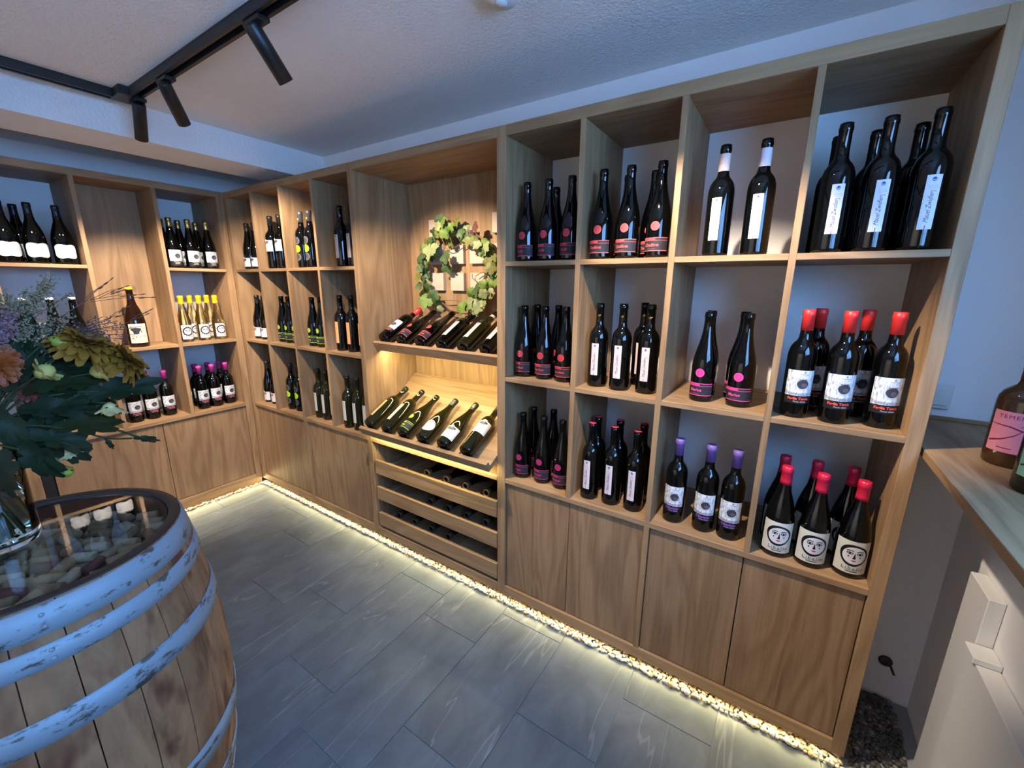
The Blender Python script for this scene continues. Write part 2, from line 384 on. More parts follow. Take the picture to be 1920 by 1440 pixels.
pb.sort(key=lambda p: pdist(p)+(9 if p[1] > .05 else 0))
proot = thing('pebble_bed', (1.76, .04, FZ-.012), 'lit strip of cream pebbles running along the foot of the shelves', 'pebbles')
far = MB()
for i, (x, y, z, s, dk) in enumerate(pb):
    g = R.randrange(7); c = R.choices([0, 1, 2, 3], [5, 6, 1, 1.3])[0]; e = (R.uniform(-.5, .5), R.uniform(-.5, .5), R.uniform(0, 6.28))
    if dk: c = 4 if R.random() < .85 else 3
    if i < 295:
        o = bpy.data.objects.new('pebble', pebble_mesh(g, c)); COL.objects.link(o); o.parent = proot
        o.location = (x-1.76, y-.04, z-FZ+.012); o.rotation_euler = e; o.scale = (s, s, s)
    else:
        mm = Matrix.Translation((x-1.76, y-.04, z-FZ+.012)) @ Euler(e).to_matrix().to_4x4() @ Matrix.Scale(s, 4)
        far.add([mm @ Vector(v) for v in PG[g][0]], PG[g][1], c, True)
prop(far.obj('pebble_rest', PEB, proot), kind='stuff')

# ---------------------------------------------------------------- sill, box under it, fittings
sl = board(None, 'sill_board', 3.531, XW-.001, -3.2, D-.0005, 1.017, 1.040, OYN)
prop(sl, 'wide oak sill board beside the right shelf end carrying two bottles', 'sill board')
board(sl, 'upstand', 3.531, XW-.001, D-.012, D-.0008, 1.040, 1.052, OXN)
rb = thing('radiator_box', (3.72, -.4, FZ), 'white boxed panel standing under the oak sill board', 'panel box')
l = rb.location
bevel(MB().box(3.712, 3.744, -.004, .126, FZ, .68).off(l).obj('tall_panel', WHITE, rb), .002)
bevel(MB().box(3.700, 3.744, -1.3, -.006, FZ, .53).off(l).obj('low_panel', WHITE, rb), .002)
bevel(MB().box(3.692, 3.744, -.07, -.008, .5305, .548).off(l).obj('cap', WHITE, rb), .002)
sw = thing('wall_switch', (3.626, D-.0006, 1.115), 'small white switch plate on the wall behind the sill', 'switch')
bevel(MB().box(-.030, .026, -.010, 0, -.040, .040).obj('plate', WHITE, sw), .003)
bevel(MB().box(-.022, .018, -.0145, -.010, -.028, .028).obj('rocker', WHITE, sw), .002)
po = thing('cable_outlet', (3.659, D-.0006, .118), 'small dark round cable outlet low on the wall under the sill', 'outlet')
MB().lathe([(.020, 0), (.020, .006), (.014, .010), (.004, .010)], 16).xf(Matrix.Rotation(PI/2, 4, 'X')).obj('cover', plain('dark_grey_plastic', (.05, .045, .042), .6), po)
MB().tube([(0, -.010, 0), (.01, -.03, .004), (.018, -.05, -.01)], .004).obj('cable_end', BLACK, po)
sd = thing('smoke_detector', (2.41, -.292, ZC), 'white round smoke detector cut off by the top frame edge', 'detector')
MB().lathe([(.052, 0), (.052, -.012), (.045, -.026), (.02, -.032)], 28).obj('housing', WHITE, sd)
MB().lathe([(.018, -.032), (.018, -.036), (.004, -.037)], 16).obj('sensor_cap', WHITE, sd)

# ---------------------------------------------------------------- ceiling track and spotlights
tk = thing('ceiling_track', (.71, -.615, ZC), 'black L shaped ceiling track carrying the tubular spotlights', 'light track')
l = tk.location
def rail(x0, x1, y0, y1, name):
    b = MB().box(x0, x1, y0, y1, ZC-.006, ZC-.0005)
    if x1-x0 > y1-y0:
        b.box(x0, x1, y0, y0+.012, ZC-.034, ZC-.006); b.box(x0, x1, y1-.012, y1, ZC-.034, ZC-.006)
    else:
        b.box(x0, x0+.012, y0, y1, ZC-.034, ZC-.006); b.box(x1-.012, x1, y0, y1, ZC-.034, ZC-.006)
    return bevel(b.off(l).obj(name, BLACK, tk), .001)
rail(.775, 3.30, -.645, -.601, 'long_rail'); rail(.655, .70, -2.4, -.6785, 'short_rail'); rail(.655, 3.30, -2.445, -2.4, 'added_rear_rail')  # the rear rail is added out of view to carry the bounce spots
bevel(MB().box(.655, .775, -.6785, -.601, ZC-.0342, ZC-.0005).off(l).obj('corner_joint', BLACK, tk), .002)
LENS = newmat('lit_spot_lens'); LENS[2].inputs['Emission Color'].default_value = (1, .85, .65, 1); LENS[2].inputs['Emission Strength'].default_value = 25; LENS = LENS[0]
def spotlight(px, py, d, label, power=1.0, cone=78):
    d = Vector(d).normalized()
    t = thing('track_spotlight', (px, py, ZC-.035), label, 'spotlight', 'black tube spotlights on the ceiling track')
    bevel(MB().box(-.045, .045, -.018, .018, -.014, -.0005).obj('adapter', BLACK, t), .002)
    MB().lathe([(.013, -.030), (.013, -.014)], 14).obj('swivel', BLACK, t)
    p0 = Vector((0, 0, -.040)); q = d.to_track_quat('Z', 'Y').to_matrix().to_4x4()
    a = p0-d*.028
    prf = [(.010, -.004), (.0225, 0), (.0235, .004), (.0235, .150), (.0215, .150), (.0205, .120), (.004, .118)]
    h = MB().lathe(prf, 28).xf(Matrix.Translation(a) @ q).obj('tube_head', BLACK, t)
    MB().lathe([(.019, .125), (.019, .127), (.002, .1275)], 20).xf(Matrix.Translation(a) @ q).obj('lens', LENS, h)
    l = bpy.data.lights.new('spot_lamp', 'SPOT'); l.energy = SPOT_W*power; l.color = SPOT_C; l.spot_size = math.radians(cone); l.spot_blend = .55; l.shadow_soft_size = .014
    o = bpy.data.objects.new('spot_lamp', l); COL.objects.link(o); o.parent = t
    o.location = a+d*.158; o.rotation_euler = d.to_track_quat('-Z', 'Y').to_euler()
spotlight(.75, -.612, (-.100, .018, -.135), 'black tube spotlight at the corner joint, hanging lowest over left shelf', 1.0, 70)
spotlight(1.085, -.623, (-.08, .085, -.117), 'black tube spotlight between the corner joint and the nearest one', 1.1)
spotlight(1.760, -.623, (-.006, .095, -.115), 'black tube spotlight nearest the camera, tilted towards the vine niche', 1.15)
spotlight(2.82, -.623, (.020, .088, -.125), 'black tube spotlight above the large shelf, outside the picture', 1.1, 67)
spotlight(.677, -1.10, (-.092, .018, -.14), 'black tube spotlight on the short rail above the flowers, outside the picture', .7, 66)
for x_, w_ in ((.95, 'left'), (1.75, 'middle'), (2.55, 'right')):  # unseen spots added behind the camera to warm the ceiling by bounce
    spotlight(x_, -2.423, (0, -.12, -.115), f'unseen tube spotlight added behind the camera for warm bounce, {w_} of three', .95, 64)

# ---------------------------------------------------------------- bottles
def prof_bord(h=.315, r=.0365):
    k = h/.315
    p = [(.004, .016), (.018, .010), (.027, .001), (.031, 0), (r-.001, .004), (r, .010), (r, .182), (r-.001, .194), (r-.0045, .208), (r-.0105, .2185), (r-.0165, .2255), (.0165, .233), (.0150, .246), (.0146, .296), (.0158, .2975), (.0158, .3065), (.0149, .308), (.0149, .3145), (.008, .315)]
    return [(a, b*k) for a, b in p]
def prof_burg(h=.297, r=.0385):
    k = h/.297
    p = [(.004, .016), (.018, .010), (.028, .001), (.032, 0), (r-.001, .004), (r, .010), (r, .112), (r-.0008, .127), (r*.905, .149), (r*.775, .171), (r*.63, .192), (.0198, .213), (.0168, .232), (.0152, .250), (.0146, .277), (.0157, .2785), (.0157, .2895), (.0149, .291), (.0149, .2965), (.008, .297)]
    return [(a, b*k) for a, b in p]
def r_at(prof, z):
    p = [q for q in prof[3:]]
    for (r1, z1), (r2, z2) in zip(p[:-1], p[1:]):
        if z1 <= z <= z2 and z2 > z1: return r1+(r2-r1)*(z-z1)/(z2-z1)
    return p[-1][0]
INKC = {}
def ink(c, rough=.55):
    if c not in INKC:
        q = srgb(c); k = .80 if min(q) > .45 else 1
        INKC[c] = plain('print_'+c, tuple(v*k for v in q), rough, spec=.25)
    return INKC[c]
def paper_art():
    m, nt, b = newmat('painted_grey_label'); L = nt.links.new
    tc = N(nt, 'ShaderNodeTexCoord'); mp = N(nt, 'ShaderNodeMapping'); mp.inputs['Scale'].default_value = (190, 190, 45); L(tc.outputs['Object'], mp.inputs[0])
    n1 = N(nt, 'ShaderNodeTexNoise', Scale=1.0, Detail=3.0, Distortion=1.2); L(mp.outputs[0], n1.inputs['Vector'])
    rp = N(nt, 'ShaderNodeValToRGB'); e = rp.color_ramp.elements; e[0].position = .36; e[0].color = (.30, .32, .34, 1); e[1].position = .58; e[1].color = (.76, .77, .78, 1); L(n1.outputs['Fac'], rp.inputs[0])
    L(rp.outputs[0], b.inputs['Base Color']); b.inputs['Roughness'].default_value = .55; return m
ART_PAPER = paper_art()
class Art:
    """flat print wrapped round a bottle: x along the arc, z up"""
    def __init__(s, prof): s.p = prof; s.b = MB(); s.mats = []; s.lay = 0
    def mi(s, m):
        if isinstance(m, str): m = ink(m)
        if m not in s.mats: s.mats.append(m)
        return s.mats.index(m)
    def put(s, pts, faces, m, lay=1):
        vs = []
        for x, z in pts:
            R_ = r_at(s.p, z); a = x/max(R_, .012); q = R_+.00028*lay+.00012; vs.append((q*math.sin(a), -q*math.cos(a), z))
        s.b.add(vs, faces, s.mi(m)); return s
    def rect(s, x0, x1, z0, z1, m, lay=1, top=None, bot=None):
        n = max(1, int(abs(x1-x0)/.005)); k = max(1, int(abs(z1-z0)/.02)); pts = []; fs = []
        for i in range(n+1):
            x = x0+(x1-x0)*i/n; zb = z0+(bot(x) if bot else 0); zt = z1+(top(x) if top else 0)
            for j in range(k+1): pts.append((x, zb+(zt-zb)*j/k))
        for i in range(n):
            for j in range(k): a = i*(k+1)+j; fs.append((a, a+k+1, a+k+2, a+1))
        return s.put(pts, fs, m, lay)
    def disc(s, cx, cz, rx, rz, m, lay=1, inner=0.0, n=28, wob=None):
        rings = max(3, int(max(rx, rz)/.0045)) if not inner else 1; pts = []; fs = []
        if not inner: pts.append((cx, cz))
        lv = [(j+1)/rings for j in range(rings)] if not inner else [inner, 1]
        for t in lv:
            for k in range(n):
                a = 2*PI*k/n; g = t*(1+(wob(a) if wob else 0)); pts.append((cx+rx*g*math.cos(a), cz+rz*g*math.sin(a)))
        o = 0 if inner else 1
        if not inner:
            for k in range(n): fs.append((0, 1+k, 1+(k+1) % n))
        for j in range(len(lv)-1):
            for k in range(n): k2 = (k+1) % n; fs.append((o+j*n+k, o+(j+1)*n+k, o+(j+1)*n+k2, o+j*n+k2))
        return s.put(pts, fs, m, lay)
    def stroke(s, pts, wd_, m, lay=2):
        q = []
        for a, b in zip(pts[:-1], pts[1:]):
            n = max(1, int(math.hypot(b[0]-a[0], b[1]-a[1])/.004))
            q += [(a[0]+(b[0]-a[0])*i/n, a[1]+(b[1]-a[1])*i/n) for i in range(n)]
        q.append(pts[-1]); vs = []; fs = []
        for i, p in enumerate(q):
            a = q[max(0, i-1)]; b = q[min(len(q)-1, i+1)]; dx, dz = b[0]-a[0], b[1]-a[1]; l = math.hypot(dx, dz) or 1
            t = wd_ if not callable(wd_) else wd_(i/(len(q)-1))
            vs += [(p[0]-dz/l*t/2, p[1]+dx/l*t/2), (p[0]+dz/l*t/2, p[1]-dx/l*t/2)]
        for i in range(len(q)-1): fs.append((2*i, 2*i+1, 2*i+3, 2*i+2))
        return s.put(vs, fs, m, lay)
    def poly(s, pts, m, lay=2):
        cx = sum(p[0] for p in pts)/len(pts); cz = sum(p[1] for p in pts)/len(pts)
        return s.put([(cx, cz)]+pts, [(0, 1+i, 1+(i+1) % len(pts)) for i in range(len(pts))], m, lay)
    def text(s, body, cx, cz, size, m, lay=2, rot=0, shear=0, bold=0, sp=1, sx=1):
        cu = bpy.data.curves.new('t', 'FONT'); cu.body = body; cu.size = size; cu.align_x = 'CENTER'; cu.align_y = 'CENTER'
        cu.shear = shear; cu.offset = bold; cu.resolution_u = 2; cu.space_character = sp
        ob = bpy.data.objects.new('t', cu); COL.objects.link(ob)
        dg = bpy.context.evaluated_depsgraph_get(); dg.update(); me = bpy.data.meshes.new_from_object(ob.evaluated_get(dg))
        bpy.data.objects.remove(ob)
        c, sn = math.cos(rot), math.sin(rot)
        pts = [(cx+v.co.x*sx*c-v.co.y*sn, cz+v.co.x*sx*sn+v.co.y*c) for v in me.vertices]
        s.put(pts, [tuple(p.vertices) for p in me.polygons], m, lay); bpy.data.meshes.remove(me); bpy.data.curves.remove(cu); return s
    def mesh(s, name):
        me = s.b.mesh(name)
        for m in s.mats: me.materials.append(m)
        return me
KIND = {}
def define(key, prof, glassm, labels=(), capsule=None, extra=()):
    """labels: list of (part name, base Art, print Art or None)"""
    body = MB().lathe(prof, 28).mesh('glass_body'); body.materials.append(glassm)
    parts = []
    if capsule:
        cm, z0 = capsule[:2]; H = prof[-1][1]; pts = [(r_at(prof, z0)+.0005, z0)]
        for r, z in prof[3:]:
            if z > z0+.001: pts.append((r+.0006, z+.0004))
        parts.append(('capsule', MB().lathe(pts, 24), cm))
    for nm, b, mt in extra: parts.append((nm, b, mt))
    pm = []
    for nm, b, mt in parts:
        me = b.mesh(nm); me.materials.append(mt); pm.append((nm, me, None))
    for nm, base, pr in labels: pm.append((nm, base.mesh(nm), pr.mesh('print') if pr and pr.b.v else None))
    KIND[key] = (body, pm)
def bottle(key, x, y, z, yaw, label, group, lie=None, yawdeg=0):
    body, pm = KIND[key]
    if lie is None: rot = (0, 0, math.radians(yaw))
    else: rot = (Matrix.Rotation(-(PI/2-lie), 3, 'X') @ Matrix.Rotation(math.radians(yaw), 3, 'Z')).to_euler()
    t = thing('wine_bottle', (x, y, z+.0004), label, 'wine bottle', group, rot)
    lk('glass_body', body, None, t)
    for nm, me, pr in pm:
        o = lk(nm, me, None, t)
        if pr: lk('print', pr, None, o)
    return t
PB, PG_ = prof_bord(), prof_burg()
def disc_band(key, col, dim, text, size, glassm=DARKG, capm=None):
    p = PG_; a = Art(p); a.rect(-.040, .046, .0205, .0635, '2b2b30')
    q = Art(p)
    for z, t in ((.0622, .0016), (.0538, .0011), (.0222, .0020)): q.rect(-.040, .046, z-t/2, z+t/2, col, 2)
    q.rect(-.040, .004, .0545, .0615, dim, 2)
    for x in (-.012, -.009, -.006): q.rect(x, x+.002, .0572, .0592, col, 3)
    q.text(text, -.008, .0395, size, col, 2, bold=.00022)
    q.rect(-.020, .004, .0272, .0280, dim, 2)
    d = Art(p); d.disc(0, .0985, .0142, .0142, dim)
    e = Art(p); e.disc(0, .0985, .0142, .0142, col, 2, inner=.90); e.disc(0, .0985, .0105, .0105, col, 2, inner=.88); e.text('B', 0, .0985, .013, col, 2)
    define(key, p, glassm, [('label', a, q), ('seal_label', d, e)], capm)
disc_band('coral', 'f0605c', 'd8484c', 'Cholfirst', .0135)
disc_band('red', 'e2484f', 'b83440', 'ALBI', .0135)
disc_band('rose', 'e4525c', 'b4323f', 'Pinot Noir', .0115)
disc_band('magenta', 'c03878', '96284f', 'Zweigelt', .0120)
disc_band('pink', 'f0509a', 'cc3a80', 'Merlot', .0135)
disc_band('lime', 'b4d84c', '9cc04a', 'alberg', .0135)
disc_band('limeolive', 'b4d84c', '9cc04a', 'alberg', .0135, OLIVE)
GOLDINK = plain('gold_print', (.75, .55, .18), .3, 1)
def slim(key, paper, glassm=DARKG, script=True, neck=None, redtop=False, w=.0275, z0=.046, z1=.167, mark='3a3f78', acc='c8405a', goldneck=True, whiteband=False):
    p = PB; a = Art(p); a.rect(-w/2, w/2, z0, z1, paper); q = Art(p)
    q.disc(0, z1-.0095, .0042, .0046, mark, 2, inner=.70); q.disc(0, z1-.0085, .0022, .0024, mark, 2)
    for i, (x0, x1) in enumerate(((-.008, .009), (-.006, .010))): q.rect(x0, x1, z1-.0245-.0045*i, z1-.0238-.0045*i, '9a9098', 2)
    q.rect(-.002, .0075, z1-.0365, z1-.0350, acc, 2)
    if script: q.text('Mauel Zwidler', -.0005, (z0+z1)/2-.012, .0135, '4a4450', 2, rot=PI/2, shear=.42, sx=.86)
    else: q.rect(-.008, .009, z0+.0125, z0+.0132, '9a9098', 2)
    q.rect(-.0008, .0008, z0, z0+.009, acc, 2)
    labs = [('label', a, q)]; ex = []
    if neck:
        n1 = Art(p); n1.rect(-.021, .024, .243, .291, neck); n2 = Art(p)
        if neck != 'ecdfe6': n2.rect(-.018, -.002, .2645, .2652, '8a6a60', 2)
        else: n2.rect(-.0130, -.0108, .243, .291, 'a02848', 2)
        labs.append(('neck_tag', n1, n2))
    elif goldneck:
        n1 = Art(p); n1.text('dz', 0, .270, .012, GOLDINK, 1, shear=.4); labs.append(('neck_print', n1, None))
    if whiteband:
        n1 = Art(p); n1.rect(-.042, .042, .262, .279, 'd8d8d4'); labs.append(('neck_band', n1, None))
    if redtop: ex.append(('red_stopper', MB().lathe([(.0140, .3150), (.0140, .3165), (.004, .3168)], 20), ink('e0304a')))
    else: ex.append(('stopper', MB().lathe([(.0125, .3150), (.0125, .3162), (.003, .3164)], 18), BLACK))
    define(key, p, glassm, labs, None, ex)
slim('slim_rose', 'f2dad8'); slim('slim_white', 'eae6ea', mark='3040a0', acc='b030a0', goldneck=False)
slim('slim_tag_a', 'ece4d4', script=False, neck='f0d2c2'); slim('slim_tag_b', 'e4dfd8', script=False, neck='ecdfe6')
slim('slim_redtop', 'eedcdc', redtop=True, goldneck=False); slim('slim_pink', 'f0d8c8', script=False, goldneck=False)
slim('slim_orange', 'e09a6a', script=False, goldneck=False, mark='b06a44', acc='b06a44')
slim('slim_paper', 'd8d8d0', OLIVE, script=False, goldneck=False, mark='909088', acc='909088')
slim('slim_orange_olive', 'e8a274', OLIVE, script=False, mark='b06a44', acc='b06a44'); slim('slim_cream_olive', 'f0dfb8', OLIVE, script=False)
slim('slim_display', 'f4e2d0', acc='d04a50'); slim('slim_display_band', 'f4e2d0', OLIVE, acc='d04a50', whiteband=True)
def art_label(key, capc, title, tcol, prof=PB, glassm=DARKG, capz=.256, z=(.044, .0675, .143), gold=None, size=.0104, sub='Ponte Giallo'):
    z0, z1, z2 = z; a = Art(prof); a.rect(-.038, .038, z1, z2, ART_PAPER); b = Art(prof); b.rect(-.038, .038, z0, z1, '1a1a1e'); q = Art(prof)
    zc = (z1+z2)/2-.002
    q.disc(.006, zc, .0185, .0185, 'd8d8da', 2, inner=.80, wob=lambda t: .05*math.sin(3*t)); q.disc(.006, zc-.001, .0145, .0138, '3c3a42', 2, wob=lambda t: .03*math.sin(2*t+1))
    q.disc(.010, zc-.004, .0075, .0065, '5c5660', 3)
    for x in (-.002, .004, .010, .014): q.disc(x, zc+.0125, .0022, .0013, '3c3a42', 3)
    q.disc(.008, z2-.006, .0022, .0026, '34343c', 2, inner=.55); q.rect(-.002, .018, z2-.0125, z2-.0112, '70707a', 2)
    for i in range(3): q.stroke([(-.037, z1+.012-.003*i), (-.01, z1+.007-.0022*i), (.037, z1+.009-.003*i)], .0011, '6a6a70', 2)
    q2 = Art(prof)
    if title: q2.text(title, .000, z0+(z1-z0)*.63, size, tcol, 2, bold=.0004); q2.text(sub, .004, z0+(z1-z0)*.25, .0065, 'd8d8dc', 2, shear=.35)
    else:
        for i, (x0, x1) in enumerate(((-.018, .020), (-.010, .012), (-.014, .016))): q2.rect(x0, x1, z1-.006-.0055*i, z1-.004-.0055*i, 'c8c0b8', 2)
    define(key, prof, glassm, [('label', a, q), ('title_band', b, q2)], (gold or plain(key+'_capsule', srgb(capc), .38), capz))
art_label('art_red', 'e0322e', 'Foglia Tonda', 'f0553a'); art_label('art_purple', '74589c', 'Ciliegiolo', '9a58c0', size=.0120)
art_label('art_magenta', 'c03a90', 'Pugnitello', 'd0506a', prof=prof_bord(.295, .0365), capz=.240, z=(.040, .062, .130))
GOLDM = plain('gold_foil', (.62, .45, .15), .30, 1)
art_label('art_gold', '', None, '', prof=PG_, capz=.243, z=(.012, .040, .107), gold=GOLDM)
# ink face label
PL = prof_burg(.298, .0418)
a = Art(PL); a.rect(-.046, .046, .018, .122, 'e4e2d2'); q = Art(PL); K = '14141a'
q.disc(.002, .0775, .0345, .0345, K, 2, wob=lambda t: .035*math.sin(3*t+.6)); q.disc(.003, .0770, .0278, .0282, 'eceaea', 3, wob=lambda t: .03*math.sin(2*t+.9))
for sx_ in (-1, 1):
    cx = .003+sx_*.0115
    q.disc(cx, .0845, .0078, .0042, K, 4); q.disc(cx, .0845, .0058, .0022, 'eceaea', 5); q.disc(cx, .0845, .0026, .0026, K, 6)
    q.stroke([(cx-.008, .0905), (cx, .0935), (cx+.0085, .0915)], .0023, K, 4)
    q.disc(.003+sx_*.0135, .0735, .0018, .0023, K, 4)
q.poly([(.0035, .0875), (.0055, .074), (.0070, .0685), (.0030, .0665), (-.0015, .068), (.0005, .072)], K, 4)
q.poly([(-.004, .0610), (.000, .0628), (.003, .0618), (.006, .0628), (.010, .0610), (.003, .0575)], 'c03048', 4)
q.text('Libelle', .004, .0350, .0150, '2a2a4a', 2, shear=.1, sp=1.35); q.rect(-.022, .026, .0292, .0300, '3a3a5a', 2); q.rect(-.012, .016, .0235, .0262, '3a3a44', 2)
define('face_red', PL, DARKG, [('label', a, q)], (plain('crimson_wax', srgb('c81e3c'), .30, noise=.1, nscale=80), .240))
# sun face, yellow wine
PY = prof_burg(.296, .0370)
a = Art(PY); a.rect(-.034, .034, .018, .108, 'ece9e4'); q = Art(PY); Bk = '1c1c30'
q.disc(0, .068, .0305, .0305, Bk, 2, n=120, wob=lambda t: .07*(1 if math.sin(15*t) > 0 else -1)-.05); q.disc(0, .068, .0210, .0212, 'ece9e4', 3)
for sx_ in (-1, 1):
    q.disc(sx_*.009, .0735, .0060, .0036, Bk, 4); q.disc(sx_*.009, .0735, .0036, .0018, 'ece9e4', 5); q.disc(sx_*.009, .0735, .0015, .0015, Bk, 6)
    q.stroke([(sx_*.004, .079), (sx_*.009, .081), (sx_*.0145, .079)], .0018, Bk, 4)
q.stroke([(0, .074), (-.0022, .065), (.0015, .0635)], .0019, Bk, 4); q.stroke([(-.005, .0575), (0, .0562), (.005, .0575)], .0016, Bk, 4)
q.rect(-.020, .020, .0320, .0336, '8a6a60', 2); q.rect(-.012, .012, .0265, .0278, '707078', 2)
define('sun_yellow', PY, CLEARY, [('label', a, q)], (plain('yellow_capsule', srgb('f4b818'), .4), .243))
# cloud label, wide body
PC = prof_burg(.297, .0435)
def cloud(p, n=40):
    a = Art(p); pts = []
    a.disc(0, .066, .050, .0400, 'dcdfe2', 1, n=44, wob=lambda t: -.10*math.cos(4*t)+.05*math.cos(2*t)-.06*math.exp(-((t-PI/2)/.25)**2)-.05*math.exp(-((t-1.5*PI)/.3)**2)); return a
q = Art(PC); q.stroke([(-.044, .064), (-.034, .0655), (-.026, .064)], .0008, 'a8acb0', 2); q.stroke([(.030, .0645), (.044, .0645)], .0008, 'a8acb0', 2)
CAPN = plain('navy_black_capsule', (.006, .008, .020), .35)
define('cloud', PC, DARKG, [('label', cloud(PC), q)], (CAPN, .235))
# big bottle with yellow wax top
PM = [(a_*1.28 if b_ < .20 else a_*1.10, b_*.352/.297) for a_, b_ in prof_burg(.297, .0385)]
a = Art(PM); a.rect(-.044, .044, .024, .138, 'e0dcc6'); q = Art(PM)
q.disc(-.010, .098, .021, .020, '30303a', 2, wob=lambda t: .18*math.sin(3*t)+.1*math.sin(5*t)); q.poly([(-.002, .110), (.018, .098), (.016, .084), (-.012, .082)], '30303a', 2)
q.rect(-.036, .020, .118, .122, '50504e', 2); q.text('Malasia', -.002, .066, .0180, '5a5a58', 2, sp=1.2); q.rect(.012, .034, .112, .1135, '6a6a66', 2); q.rect(-.020, .022, .042, .0432, '8a887c', 2)
define('yellow_wax', PM, BROWNG, [('label', a, q)], (plain('yellow_wax_cap', srgb('f2d21c'), .45), .336))
# ray labels
def rays(key, p, z0, z1, hw=.040, glassm=DARKG, capm=None, col='121216'):
    pk = lambda x: (.010*max(0, 1-abs(x+.006)/.010))
    a = Art(p); a.rect(-hw, hw, z0, z1, 'e6e8ec', 1, top=pk); q = Art(p); h = z1-z0
    cx = -.006
    for i, an in enumerate((-2.62, -2.25, -1.95, -1.66, -1.36, -1.05, -.72, -.45)):
        for (r1, r2, w1, w2) in ((.006, .020, .0010, .0046), (.0205, .030, .0072, .0014)):
            dx, dz = math.cos(an), math.sin(an)*.85
            p1 = (cx+dx*r1, z1-.001+dz*r1); p2 = (cx+dx*r2, z1-.001+dz*r2)
            if abs(p2[0]) < hw-.001 and p2[1] > z0+.006: q.stroke([p1, p2], lambda t, w1=w1, w2=w2: w1+(w2-w1)*t, col, 2)
    for i in range(2): q.rect(-.024, -.004+.006*i, z0+.012-.005*i, z0+.0132-.005*i, '9a9aa2', 2)
    define(key, p, glassm, [('label', a, q)], capm or (BLACK, p[-1][1]-.050))
rays('rays_low', PG_, .018, .074); rays('rays_high', PB, .104, .170); rays('rays_red', PG_, .016, .078, col='8a4a50')
# circles
def circles(key, capm, capz, star):
    a = Art(PB); q = Art(PB)
    for zc in (.152, .062):
        a.disc(0, zc, .0205, .0205, '1e1e22', 1); q.disc(0, zc, .0205, .0205, '8c8c90', 2, inner=.90); q.disc(0, zc, .0145, .0145, '707074', 2, inner=.86); q.disc(0, zc, .0085, .0085, '606064', 2, inner=.7)
    a.disc(0, .107, .0215, .0215, 'b4e01c', 1); q.text('N', 0, .107, .016, '86aa20', 2)
    labs = [('round_labels', a, q)]
    if star: n1 = Art(PB); n1.disc(0, .272, .0055, .0060, 'd8c060', 4, n=10, wob=lambda t: .25*math.cos(5*t)); labs.append(('neck_emblem', n1, None))
    define(key, PB, DARKG, labs, (capm, capz))
circles('circles_silver', plain('pewter_capsule', (.16, .16, .18), .35, .6), .256, True); circles('circles_black', BLACK, .262, False)
# round white label on burgundy bottle
a = Art(PG_); a.disc(0, .072, .036, .0345, 'dcdfe0', 1, n=40); q = Art(PG_); q.rect(.002, .020, .0685, .0695, '9aa0a4', 2); q.rect(.002, .016, .0655, .0663, '9aa0a4', 2)
define('round_white', PG_, OLIVE, [('label', a, q)], (BLACK, .245))
rays('rays_low_olive', PG_, .030, .100, glassm=OLIVE, capm=(plain('olive_black_capsule', (.012, .012, .004), .3), .245)); rays('rays_high_olive', PB, .104, .176, glassm=OLIVE)
define('plain_dark', PG_, DARKG); define('plain_dark_b', PB, DARKG)
WCAP = plain('white_capsule', (.7, .7, .68), .4); define('white_top', PG_, DARKG, [], (WCAP, .285))
# sill bottles: squat with vine-T label
def vine(key, paper, inkc, capc, glassm):
    p = [(.004, .014), (.030, .001), (.040, 0), (.0435, .005), (.0440, .012), (.0440, .150), (.0425, .163), (.037, .175), (.028, .184), (.0195, .191), (.0165, .200), (.0158, .225), (.0165, .227), (.0165, .246), (.0155, .250), (.006, .250)]
    a = Art(p); a.rect(-.056, .056, .036, .132, paper); q = Art(p)
    q.text('TEMENT', -.016, .120, .0125, inkc, 2, sp=1.25)
    q.stroke([(-.055, .100), (-.02, .098), (.015, .086), (.055, .092)], lambda t: .0012+.0022*math.sin(PI*t), inkc, 2); q.stroke([(-.005, .101), (.03, .104), (.055, .100)], .0014, inkc, 2)
    q.stroke([(-.052, .058), (-.030, .066), (-.012, .078), (.000, .092)], lambda t: .0042-.0030*t, inkc, 2)
    for i, (x, z) in enumerate(((.012, .076), (.020, .077), (.028, .077), (.036, .076), (.014, .069), (.022, .070), (.030, .069), (.018, .063), (.026, .063), (.022, .057))): q.disc(x, z, .0040, .0036, inkc, 2, n=12)
    q.rect(-.034, -.010, .0455, .0475, inkc, 2); q.text('ROSÉ' if 'p' == key[0] else 'WEISS', -.020, .0515, .008, inkc, 2) if False else None
    define(key, p, glassm, [('label', a, q)], (plain(key+'_capsule', srgb(capc), .35), .203))
vine('pink_vine', 'e08a9c', '8a2040', '9a1c34', plain('amber_wine_glass', (.055, .022, .006), .06, spec=.6)); vine('green_vine', 'a4d0a8', '2a5a3c', '3a6a40', OLIVE)

def row(key, z, pts, yaw, look, place, group, words=('left', 'middle', 'right'), rank='front', keys=None):
    for i, (x, y) in enumerate(pts):
        w_ = words[i] if len(pts) > 1 else 'only'
        bottle(keys[i] if keys else key, x, y, z, yaw, f'{look}, {rank} {w_}, {place}', group)
two = ('left', 'right'); A1, A2, A3, A4 = 'beside vine niche', 'second column from niche', 'third column from niche', 'end column by sill'
